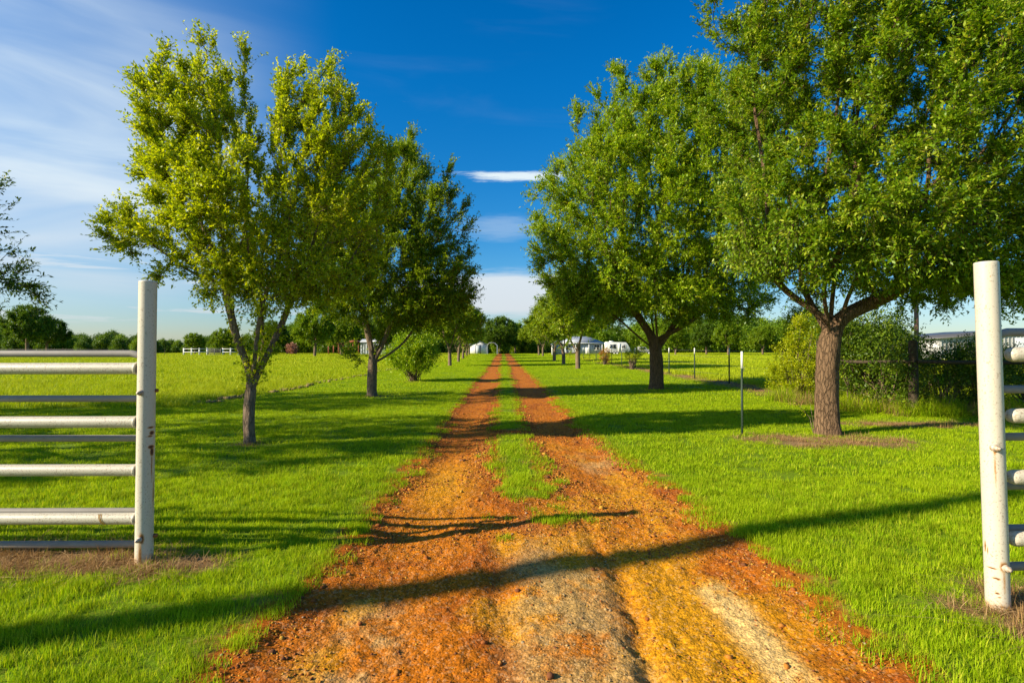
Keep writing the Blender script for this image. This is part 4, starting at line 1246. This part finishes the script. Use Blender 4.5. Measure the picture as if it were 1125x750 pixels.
def bolt(parent, x, y, z, r=0.013):
    m = MB()
    pts = [(x, y + 0.01, z), (x, y - 0.012, z)]
    m.tube(pts, 0.020, 20)                                   # washer
    m.tube([(x, y - 0.012, z), (x, y - 0.030, z)], r * 1.12, 6)
    m.tube([(x, y - 0.030, z), (x, y - 0.040, z)], r * 0.6, 12)
    return m.build('bolt', M_bolt, parent, False)


PR = 0.0575
LX, LY = -2.645, 3.94
lp = empty('gate_post', (LX, LY, 0)); tag(lp, 'rusty white pipe post at the left of the drive', 'gate post', 'white gate posts')
meshobj('pipe', post_mesh('pipe', 2.02, PR, (0.008, 0), [
    (0.50, 0.975, 0.40, 0.009, 1.1), (0.62, 0.935, 0.26, 0.016, 1.3), (0.45, 0.912, 0.35, 0.008, 1.0), (0.55, 0.835, 0.36, 0.014, 1.3), (0.66, 0.80, 0.20, 0.035, 1.3),
    (0.66, 0.70, 0.10, 0.15, 0.75), (0.86, 0.50, 0.10, 0.16, 0.65), (-0.30, 0.19, 0.34, 0.045, 1.0), (-0.42, 0.07, 0.26, 0.12, 0.75), (0.0, 0.0, 0.8, 0.04, 0.7),
    (0.2, 1.45, 0.05, 0.01, 0.6)], M_paint, (LX, LY)), lp)
bolt(lp, 0.008, -0.056, 1.225); bolt(lp, 0.004, -0.056, 0.185)
for z in (1.235, 0.19):
    m = MB(); m.tube([(0.05, 0.02, z), (0.078, 0.02, z)], 0.015, 6); m.build('nut', M_rust, lp)

RX, RY = XA(1094, 3.22), 3.22
rp = empty('gate_post', (RX, RY, 0)); tag(rp, 'thick white pipe post at the right of the drive, leaning slightly left', 'gate post', 'white gate posts')
meshobj('pipe', post_mesh('pipe', 2.045, PR + 0.001, (-0.026, 0), [
    (0.16, 0.84, 0.09, 0.14, 0.70), (0.18, 0.95, 0.16, 0.03, 0.9), (0.55, 0.28, 0.34, 0.035, 1.0), (0.55, 0.20, 0.14, 0.11, 0.6), (-0.35, 0.265, 0.45, 0.005, 1.2), (-0.05, 0.21, 0.35, 0.006, 1.1), (0.1, 0.205, 0.2, 0.004, 0.9),
    (0.0, 0.125, 0.22, 0.006, 1.2), (0.15, 0.105, 0.18, 0.004, 1.0), (-0.8, 0.38, 0.07, 0.04, 1.0), (-0.62, 0.36, 0.06, 0.03, 0.9), (-0.3, 0.04, 0.2, 0.004, 0.9), (0.35, 0.05, 0.16, 0.005, 0.8),
    (0.3, 1.96, 0.06, 0.006, 0.9), (0.25, 1.7, 0.03, 0.005, 0.9), (-0.3, 1.52, 0.03, 0.005, 0.9), (0.4, 1.40, 0.03, 0.005, 0.8)], M_paint, (RX, RY)), rp)
bolt(rp, -0.055, -0.046, 0.965, 0.015); bolt(rp, -0.007, -0.056, 0.275, 0.016)

# fixed white rails, each pipe its own part of the fence panel
lf = empty('pipe_fence', (LX - 1.9, LY, 0)); tag(lf, 'white mottled pipe fence of four thick rails left of the drive', 'fence')
for z in (1.395, 1.01, 0.665, 0.318):
    m = MB(); m.tube([(-2.05, 0, z - 0.012), (-0.5, 0, z - 0.004), (1.832, 0, z), (1.836, 0, z), (1.843, 0, z), (1.850, 0, z)], [0.0415, 0.0415, 0.0415, 0.0455, 0.047, 0.0445], 26)
    o = m.build('rail', M_paint2, lf, True)
    v = np.zeros(len(o.data.vertices)); co = np.array([q.co[:] for q in o.data.vertices])
    # a rusty drip on the lowest rail near the post
    o.data.attributes.new('rust', 'FLOAT', 'POINT')
    o.data.attributes['rust'].data.foreach_set('value', v.astype(np.float32))
m = MB(); m.tube([(-2.1, 0, -0.1), (-2.1, 0, 1.95)], PR, 40, capround=0.15)
o = m.build('post', M_paint, lf, True)
# rust drips as thin scabs wrapped on the low rail
m = MB()
for dx, w_ in ((0, 0.006), (0.012, 0.004), (-0.009, 0.003)):
    pts = [(1.60 + dx + 0.006 * k, -0.0422 * math.cos(0.9 - 0.32 * k), 0.318 + 0.0422 * math.sin(0.9 - 0.32 * k)) for k in range(-1, 7)]
    m.tube(pts, [0.0005] + [w_ * 0.45] * 6 + [0.0005], 6)
m.build('rust_drip', plain_mat('orange drip', (0.50, 0.27, 0.03), 0.8, 0.2, scale=50), lf, True)

rf = empty('pipe_fence', (RX + 1.9, RY, 0)); tag(rf, 'white pipe fence of thick rails at the right edge', 'fence')
for z in (1.505, 1.145, 0.785, 0.425):
    m = MB(); m.tube([(-1.80, 0, z), (-1.0, 0, z), (1.8, 0, z - 0.005)], 0.043, 26, capround=0.9)
    m.build('rail', M_paint2, rf, True)
m = MB(); m.tube([(1.9, 0, -0.1), (1.9, 0, 1.95)], PR, 40, capround=0.15); m.build('post', M_paint, rf, True)


def tube_gate(loc, rz, zs, L, label, side=1):
    g = empty('tube_gate', loc, rz); tag(g, label, 'gate', 'grey tube gates swung open')
    r = 0.026
    zt, zb = zs[0], zs[-1]
    # outer frame with rounded corners
    c = 0.11
    pts = [(0, 0, zt - 0.10), (0.012 * side, 0, zt - 0.05), (0.05 * side, 0, zt - 0.012), (c * side, 0, zt), ((L - c) * side, 0, zt), ((L - 0.03) * side, 0, zt - 0.03), (L * side, 0, zt - c),
           (L * side, 0, zb + c), ((L - 0.03) * side, 0, zb + 0.03), ((L - c) * side, 0, zb), (0.0, 0, zb)]
    m = MB(); m.tube(pts, r, 14); m.build('frame', M_galv, g, True)
    m = MB(); m.tube([(0.0, 0, zt - 0.10), (0.0, 0, zb)], r * 0.9, 12); m.build('end_tube', M_galv, g, True)
    for z in zs[1:-1]:
        m = MB(); m.tube([(0, 0, z), (L * side, 0, z)], r * 0.95, 12); m.build('bar', M_galv, g, True)
    for z in (zt - 0.3, zb + 0.11):
        m = MB(); m.tube([(-0.05 * side, 0, z), (0.03 * side, 0, z)], 0.012, 8); m.build('hinge_pin', M_rust, g)
    return g


tube_gate((LX - 0.085, LY + 0.14, 0), 0.012, (1.50, 1.165, 0.87, 0.615, 0.33, 0.085), 3.55, 'grey tube gate folded back behind the left pipe fence', -1)
tube_gate((RX + 0.085, RY + 0.13, 0), 0.05, (1.64, 1.29, 1.00, 0.70, 0.44, 0.21), 3.5, 'grey tube gate folded back behind the right white rails', 1)
# small rusty mark on the left gate's top bar is part of its wear
# tall pole beyond the frame on the left, whose shadow crosses the drive
up_ = empty('utility_pole', (-14.2, -1.15, 0)); tag(up_, 'plain timber pole just beyond the left edge of the picture', 'pole')
m = MB(); m.tube([(0, 0, -0.3), (0, 0, 3.0), (0, 0, 10.6)], [0.20, 0.18, 0.15], 18); m.build('shaft', M_creos, up_, True)
m = MB(); m.tube([(0, 0, 10.6), (0, 0, 10.66)], [0.10, 0.03], 18); m.build('cap', M_galv, up_, True)


# ------------------------------------------------------------------ right side: wire fence, old post, pole
def tpost(x, y, h, label, group='steel fence posts of the paddock fence', tip=0.30, big=False):
    t = empty('fence_post', (x, y, 0), random.uniform(-0.2, 0.2)); tag(t, label, 'fence post', group)
    m = MB()
    w_ = 0.028 if group else 0.019; s_ = 0.010 if group else 0.006
    m.box(-w_, w_, -s_ / 2, s_ / 2, -0.2, h - tip); m.box(-s_ / 2, s_ / 2, -0.022, -s_ / 2 - 0.0005, -0.2, h - tip)
    z = 0.1
    while z < h - tip - 0.05:
        m.box(-0.006, 0.006, -0.027, -0.0222, z, z + 0.02); z += 0.06
    m.build('shaft', M_tpost, t)
    m = MB()
    m.box(-w_ - 0.0005, w_ + 0.0005, -s_ / 2 - 0.0003, s_ / 2 + 0.0003, h - tip + 0.001, h); m.box(-s_ / 2 - 0.0003, s_ / 2 + 0.0003, -0.0226, -s_ / 2 - 0.0009, h - tip + 0.001, h)
    m.build('tip', M_white, t)
    return t


x, y = G(815, 477.5)
tp = tpost(x, y, 1.47, 'lone dark green steel post with white tip, nearest on the right lawn', None)
m = MB(); m.tube([(0.02, -0.03, 1.12), (0.03, -0.03, 1.18), (0.02, -0.028, 1.2)], 0.004, 6); m.build('clip', M_wire, tp)
fp = [(801, 419.5), (763, 416.5), (735, 411.8), (716, 408.5), (698, 404.8), (683, 402.6), (672, 400.6), (655, 398.4), (648, 397), (641, 395.8), (633, 394.6), (626, 393.4)]
words = ['first', 'second', 'third', 'fourth', 'fifth', 'sixth', 'seventh', 'eighth', 'ninth', 'tenth', 'eleventh', 'twelfth']
ends = []
for (px, py), wd in zip(fp, words):
    d = CAM_H * F / (py - 381)
    x = XA(px, d); x = 9.0 + (x - 9.0) * 0.35
    d = x / ((px - 562.5) / F)
    h = 1.5
    tpost(x, d, h, '%s steel post with white tip in the paddock wire fence, counting from the near end' % wd)
    ends.append((x, d))
fw = MB()
for z in (0.35, 0.75, 1.10, 1.38):
    pts = [(9.15, 14.5, z)] + [(a, b, z) for a, b in ends]
    fw.tube(pts, 0.0035, 4, cap=False)
o = fw.build('fence_wire', M_wire); tag(o, 'four thin strands of wire strung on the paddock fence posts', 'wire')

xx, yy = G(1003, 456.5)
wp = empty('wooden_fence', (xx, yy, 0)); tag(wp, 'old dark wooden fence with a heavy post and one rail in the hedge', 'fence')
m = MB(); m.tube([(0, 0, -0.2), (0.005, 0, 0.8), (0, 0, 1.66), (0, 0, 1.70)], [0.105, 0.095, 0.09, 0.075], 12); m.build('post', M_wood, wp, True)
m = MB(); m.tube([(0.02, 0.5 * -1.0 + 0.39, 1.22), (1.4, -0.13, 1.20), (4.2, -0.16, 1.22)], 0.045, 10); m.build('rail', M_wood, wp, True)
m = MB(); m.tube([(-0.02, -0.10, 1.22), (-0.75, 0.8, 1.19), (-1.1, 1.6, 1.2)], 0.042, 10); m.build('rail', M_wood, wp, True)
m = MB(); m.tube([(-1.15, 1.7, -0.2), (-1.15, 1.7, 1.75)], [0.09, 0.075], 12); m.build('post', M_wood, wp, True)
m = MB(); m.tube([(4.2, -0.05, -0.2), (4.2, -0.05, 1.75)], [0.09, 0.075], 12); m.build('post', M_wood, wp, True)

d = 26.0
pl = empty('utility_pole', (XA(1007, d), d, 0)); tag(pl, 'slim reddish timber pole rising behind the old wooden fence post', 'pole')
m = MB(); m.tube([(0, 0, -0.3), (0, 0, 3), (-0.05, 0, 6.6)], [0.105, 0.095, 0.075], 14); m.build('shaft', M_creos, pl, True)
m = MB(); m.box(-0.5, 0.5, -0.13, -0.07, 6.05, 6.17); m.build('crossarm', M_creos, pl)
for sx in (-0.42, 0.42):
    m = MB(); m.tube([(sx, -0.1, 6.17), (sx, -0.1, 6.22), (sx, -0.1, 6.29)], [0.035, 0.045, 0.02], 10); m.build('insulator', M_white, pl, True)


# ------------------------------------------------------------------ buildings far off
def corr(name, parent, x0, x1, y, z0, z1f, mat, pitch=0.3, depth=0.03, nrm=-1):
    """ribbed metal wall in the xz plane; z1f(x) gives the top"""
    m = MB()
    x = x0
    while x < x1 - 1e-3:
        a = x; b = min(x + pitch, x1); q = (b - a)
        xs = [a, a + q * .3, a + q * .42, a + q * .58, a + q * .7, b]
        yo = [0, 0, nrm * depth, nrm * depth, 0, 0]
        v = [(X_, y + o_, z0) for X_, o_ in zip(xs, yo)] + [(X_, y + o_, z1f(X_)) for X_, o_ in zip(xs, yo)]
        m.add(v, [(i, i + 1, i + 7, i + 6) for i in range(5)])
        x = b
    return m.build(name, mat, parent)


M_metalw = plain_mat('pale metal wall', (0.44, 0.44, 0.42), 0.5, 0.4, 0.1, scale=0.8)
M_roofd = plain_mat('dark metal roof', (0.09, 0.09, 0.095), 0.5, 0.4, 0.2, scale=1.0)
M_roofg = plain_mat('grey metal roof', (0.30, 0.33, 0.37), 0.45, 0.5, 0.2, scale=1.0)
M_siding = plain_mat('blue grey siding', (0.42, 0.47, 0.50), 0.7, 0.2, scale=1.5)
M_glass = plain_mat('dark window glass', (0.02, 0.03, 0.035), 0.1, 0.6)
M_trim = plain_mat('white trim', (0.75, 0.75, 0.72), 0.6, 0.3)
M_redw = plain_mat('red stained timber', (0.30, 0.10, 0.055), 0.8, 0.2, scale=3)
M_tyre = plain_mat('tyre rubber', (0.02, 0.02, 0.02), 0.8, 0.2)
M_steel = plain_mat('trailer steel', (0.25, 0.25, 0.25), 0.5, 0.5, 0.5)

# metal barn at the right edge
d = 62.0
bx = XA(1032, d)
wb = empty('metal_barn', (bx, d, 0)); tag(wb, 'long pale ribbed metal barn with dark roof edge at the right edge', 'barn')
corr('wall', wb, 0, 24, 0, -0.1, lambda x: 2.45 + min(x, 12) * 0.085, M_metalw, 0.45, 0.06)
m = MB()
m.prism([(-0.4, 2.45), (12, 3.5), (24.4, 2.45), (24.4, 2.56), (12, 3.62), (-0.4, 2.56)], 'y', -0.35, 14.3); m.build('roof', M_roofd, wb)
m = MB(); m.box(0.02, 0.08, 0.05, 14, -0.1, 2.40); m.box(23.9, 23.97, 0.05, 14, -0.1, 2.40); m.box(0.1, 23.9, 13.9, 14, -0.1, 2.40); m.build('wall', M_metalw, wb)
m = MB(); m.box(8.5, 12.5, -0.10, -0.065, 0, 2.6); dr = m.build('door', M_siding, wb)
m = MB(); m.tube([(12.2, -0.14, 1.0), (12.2, -0.14, 1.25)], 0.02, 6); m.build('handle', M_steel, dr)


def window(parent, x, z, w_, h_, y, name='window'):
    m = MB(); t_ = 0.08
    m.box(x - w_ / 2, x + w_ / 2, y - 0.05, y - 0.004, z - t_, z); m.box(x - w_ / 2, x + w_ / 2, y - 0.05, y - 0.004, z + h_, z + h_ + t_)
    m.box(x - w_ / 2 - t_, x - w_ / 2, y - 0.05, y - 0.004, z - t_, z + h_ + t_); m.box(x + w_ / 2, x + w_ / 2 + t_, y - 0.05, y - 0.004, z - t_, z + h_ + t_)
    m.box(x - 0.02, x + 0.02, y - 0.045, y - 0.004, z, z + h_)
    f = m.build(name, M_trim, parent)
    m = MB(); m.box(x - w_ / 2, x + w_ / 2, y - 0.025, y - 0.006, z, z + h_); m.build('pane', M_glass, f)
    return f


# house right of the drive with a hipped metal roof
d = 112.0
hx = XA(617, d)
hs_ = empty('farmhouse', (hx, d, 0)); tag(hs_, 'low blue grey house with hipped metal roof behind the right row', 'house')
Wd = XA(662, d) - hx
m = MB(); m.box(0, Wd, 0, 7, 0, 2.35); m.build('wall', M_siding, hs_)
m = MB(); m.add([(-0.5, -0.5, 2.352), (Wd + 0.5, -0.5, 2.352), (Wd + 0.5, 7.5, 2.352), (-0.5, 7.5, 2.352), (2.6, 3.5, 3.75), (Wd - 2.6, 3.5, 3.75)],
                [(0, 1, 5, 4), (1, 2, 5), (2, 3, 4, 5), (3, 0, 4), (3, 2, 1, 0)]); m.build('roof', M_roofg, hs_)
m = MB(); m.box(-0.55, Wd + 0.55, -0.56, -0.505, 2.22, 2.40); m.build('fascia', M_trim, hs_)
for k in range(4):
    m = MB(); xx = 0.15 + k * (Wd - 0.3) / 3; m.box(xx - 0.07, xx + 0.07, -0.45, -0.31, 0, 2.35); m.build('porch_post', M_trim, hs_)
for xx in (1.4, 3.4, 7.2): window(hs_, xx, 0.95, 0.95, 1.0, 0)
m = MB(); m.box(4.9, 5.8, -0.05, -0.004, 0.0, 2.0); dr = m.build('door', M_trim, hs_)
m = MB(); m.tube([(5.7, -0.09, 1.0), (5.7, -0.05, 1.0)], 0.03, 8); m.build('handle', M_steel, dr)
m = MB(); m.box(0.5, 3.6, -0.30, -0.02, 0.001, 0.38); m.build('planter', M_wood, hs_)

# white gabled shed in front of the house corner
gs = empty('garden_shed', (XA(607, 104), 104, 0)); tag(gs, 'narrow white shed between the right row trunks and the house', 'shed')
m = MB(); m.prism([(0, 0), (2.0, 0), (2.0, 2.0), (1.0, 2.65), (0, 2.0)], 'y', 0, 3); m.build('wall', M_trim, gs)
m = MB(); m.prism([(-0.15, 1.93), (1.0, 2.68), (2.15, 1.93), (2.15, 2.03), (1.0, 2.80), (-0.15, 2.03)], 'y', -0.15, 3.15); m.build('roof', M_roofg, gs)
m = MB(); m.box(0.6, 1.4, -0.04, -0.003, 0, 1.85); dr = m.build('door', M_siding, gs)
m = MB(); m.tube([(1.3, -0.08, 0.95), (1.3, -0.04, 0.95)], 0.025, 6); m.build('handle', M_steel, dr)

# camper trailer
d = 108.0
ct = empty('camper_trailer', (XA(666, d), d, 0)); tag(ct, 'white camper trailer with sloped nose parked right of the house', 'camper trailer')
m = MB()
m.prism([(0, 0.45), (4.4, 0.45), (4.75, 0.85), (4.75, 1.25), (4.25, 2.1), (3.9, 2.45), (0.15, 2.55), (0, 2.4)], 'y', 0, 2.3); m.build('body', M_white, ct, bevel=0.04)
window(ct, 1.35, 1.25, 1.3, 0.75, 0); window(ct, 3.5, 1.3, 0.7, 0.6, 0)
m = MB(); m.box(2.3, 2.85, -0.04, -0.004, 0.55, 2.2); dr = m.build('door', M_trim, ct); m = MB(); m.box(2.72, 2.8, -0.07, -0.041, 1.3, 1.36); m.build('handle', M_steel, dr)
m = MB(); m.box(0.02, 4.2, -0.025, -0.004, 0.80, 0.95); m.build('stripe', M_steel, ct)
for xx in (1.55, 2.15):
    m = MB(); m.tube([(xx, -0.06, 0.32), (xx, 0.16, 0.32)], 0.32, 22); wh = m.build('wheel', M_tyre, ct, True)
    m = MB(); m.tube([(xx, -0.075, 0.32), (xx, -0.061, 0.32)], 0.17, 16); m.build('rim', M_trim, wh, True)
m = MB(); m.tube([(4.5, 1.15, 0.50), (5.7, 1.15, 0.45)], 0.05, 8); m.tube([(5.6, 1.15, 0.45), (5.6, 1.15, 0.0)], 0.04, 8); m.build('drawbar', M_steel, ct)
m = MB(); m.box(0.8, 1.5, 0.7, 1.3, 2.54, 2.75); m.build('roof_unit', M_trim, ct)

# small parked pickup right of the camper
pk = empty('pickup_truck', (XA(692.5, 110), 110, 0)); tag(pk, 'small pale pickup truck parked past the camper trailer', 'pickup truck')
m = MB(); m.prism([(0, 0.45), (4.6, 0.45), (4.65, 0.95), (3.5, 1.05), (3.0, 1.55), (1.8, 1.58), (1.65, 1.05), (0, 1.05)], 'y', 0, 1.75); m.build('body', M_metalw, pk, bevel=0.05)
m = MB(); m.prism([(1.85, 1.08), (3.25, 1.08), (2.95, 1.47), (1.9, 1.5)], 'y', -0.012, -0.003); m.build('side_window', M_glass, pk)
for xx in (0.95, 3.75):
    m = MB(); m.tube([(xx, -0.05, 0.34), (xx, 0.2, 0.34)], 0.34, 20); wh = m.build('wheel', M_tyre, pk, True)
    m = MB(); m.tube([(xx, -0.06, 0.34), (xx, -0.051, 0.34)], 0.19, 14); m.build('rim', M_trim, wh, True)
m = MB(); m.box(4.62, 4.68, 0.1, 0.35, 0.75, 0.9); m.build('headlight', M_trim, pk)

# white shed with door and arched carport at the end of the left row
d = 118.0
ws = empty('white_shed', (XA(516.5, d), d, 0)); tag(ws, 'small white gabled shed with a grey door at the end of the drive', 'shed')
Wd = XA(534.5, d) - XA(516.5, d)
m = MB(); m.prism([(0, 0), (Wd, 0), (Wd, 2.05), (Wd / 2, 2.75), (0, 2.05)], 'y', 0, 4); m.build('wall', M_trim, ws)
m = MB(); m.prism([(-0.15, 1.98), (Wd / 2, 2.78), (Wd + 0.15, 1.98), (Wd + 0.15, 2.09), (Wd / 2, 2.9), (-0.15, 2.09)], 'y', -0.15, 4.15); m.build('roof', M_roofg, ws)
m = MB(); m.box(Wd * 0.35, Wd * 0.62, -0.05, -0.004, 0, 1.9); dr = m.build('door', M_siding, ws)
m = MB(); m.prism([(Wd * .31, 0), (Wd * .345, 0), (Wd * .345, 1.91), (Wd * .625, 1.91), (Wd * .625, 0), (Wd * .66, 0), (Wd * .66, 1.98), (Wd * .31, 1.98)], 'y', -0.04, -0.003); m.build('door_frame', M_roofd, ws)
m = MB(); m.tube([(Wd * 0.6, -0.09, 0.95), (Wd * 0.6, -0.05, 0.95)], 0.03, 6); m.build('handle', M_steel, dr)
cp = empty('carport', (XA(534.8, d), d, 0)); tag(cp, 'open arched white frame carport attached right of the white shed', 'carport')
Wc = 2.25
for yy in (0, 2.0, 4.0):
    m = MB(); m.tube([(0.1, yy, 0), (0.1, yy, 1.9), (0.5, yy, 2.3), (1.2, yy, 2.42), (1.8, yy, 2.25), (Wc, yy, 1.85), (Wc, yy, 0)], 0.06, 8); m.build('hoop', M_siding, cp, True)
m = MB(); prof = [(0.1, 1.97), (0.5, 2.37), (1.2, 2.49), (1.8, 2.32), (Wc, 1.92)]; m.prism(prof + [(a, b + 0.05) for a, b in prof[::-1]], 'y', -0.2, 4.2); m.build('roof', M_trim, cp)

# red pergola, grey shed, white rail fence across the left meadow
d = 106.0
pg = empty('pergola', (XA(361, d), d, 0)); tag(pg, 'red brown timber pergola on the far side of the left meadow', 'pergola')
Wp = XA(394, d) - XA(361, d)
for k in range(4):
    for yy in (0, 3.0):
        m = MB(); xx = k * Wp / 3; m.box(xx - 0.09, xx + 0.09, yy - 0.09, yy + 0.09, 0, 2.05 if k < 2 else 2.35); m.build('post', M_redw, pg)
for ya, yb in ((-0.12, 0.12), (2.9, 3.08)):
    m = MB(); m.box(-0.3, Wp / 2 - 0.1, ya, yb, 2.05, 2.22); m.build('beam', M_redw, pg)
m = MB(); m.prism([(Wp * .6 - 0.1, 2.35), (Wp + 0.3, 2.35), (Wp + 0.3, 2.48), (Wp * .8, 2.85), (Wp * .6 - 0.1, 2.48)], 'y', -0.3, 3.3); m.build('roof', M_redw, pg)
m = MB()
for k in range(9): m.box(-0.3 + k * 0.36, -0.22 + k * 0.36, -0.3, 3.3, 2.222, 2.32)
m.build('slats', M_redw, pg)
gsd = empty('grey_shed', (XA(396, d), d, 0)); tag(gsd, 'long plain grey metal shed beside the red pergola', 'shed')
corr('wall', gsd, 0, 7.6, 0, 0, lambda x: 2.4, M_siding, 0.5, 0.05)
m = MB(); m.box(0, 0.06, 0.01, 4, 0, 2.4); m.box(7.5, 7.56, 0.01, 4, 0, 2.4); m.box(0.1, 7.5, 3.9, 4, 0, 2.4); m.build('wall', M_siding, gsd)
m = MB(); m.prism([(-0.2, 2.42), (4.3, 2.42), (2.0, 3.1)], 'x', -0.2, 7.8); m.build('roof', M_roofg, gsd)
m = MB(); m.box(2.2, 3.3, -0.09, -0.055, 0, 2.0); m.build('door', M_roofd, gsd)

d = 96.0
rf_ = empty('rail_fence', (XA(202, d), d, 0)); tag(rf_, 'white rail fence with a grey gate across the left meadow', 'fence')
Wr = XA(262, d) - XA(202, d)
for k in range(8):
    if k in (4,): continue
    m = MB(); xx = k * Wr / 7; m.box(xx - 0.09, xx + 0.09, -0.09, 0.09, 0, 1.35); m.build('post', M_trim, rf_)
for z in (1.16, 0.62):
    m = MB(); m.box(0, Wr * 3 / 7, -0.14, -0.092, z, z + 0.08); m.build('rail', M_trim, rf_)
    m = MB(); m.box(Wr * 5 / 7, Wr, -0.14, -0.092, z, z + 0.08); m.build('rail', M_trim, rf_)
m = MB(); g0, g1 = Wr * 3 / 7 + 0.3, Wr * 5 / 7 - 0.3
for z in (0.2, 0.55, 0.9, 1.25): m.tube([(g0, -0.2, z), (g1, -0.2, z)], 0.03, 6)
for xx in (g0, (g0 + g1) / 2, g1): m.tube([(xx, -0.2, 0.15), (xx, -0.2, 1.3)], 0.04, 6)
for k in range(14): m.tube([(g0 + (g1 - g0) * (k + .5) / 14, -0.2, 0.2), (g0 + (g1 - g0) * (k + .5) / 14, -0.2, 1.25)], 0.018, 4)
m.build('gate', M_galv, rf_)
# thin posts of the fence at the end of the left meadow
for k in range(13):
    px = -6 + k * 15.6
    t = empty('fence_post', (XA(px, 92), 92, 0)); tag(t, 'thin dark post of the wire fence at the far end of the left meadow', 'fence post', 'posts of the far meadow fence')
    m = MB(); m.tube([(0, 0, -0.1), (0, 0, 1.35)], [0.045, 0.035], 7); m.build('shaft', M_wood, t, True)
o = MB(); o.tube([(XA(-6, 92), 91.93, 1.2), (XA(181, 92), 91.93, 1.2)], 0.008, 4); o.tube([(XA(-6, 92), 91.93, 0.7), (XA(181, 92), 91.93, 0.7)], 0.008, 4)
tag(o.build('fence_wire', M_wire), 'two wires along the far end of the left meadow', 'wire')
print('objects', len(SC.objects))
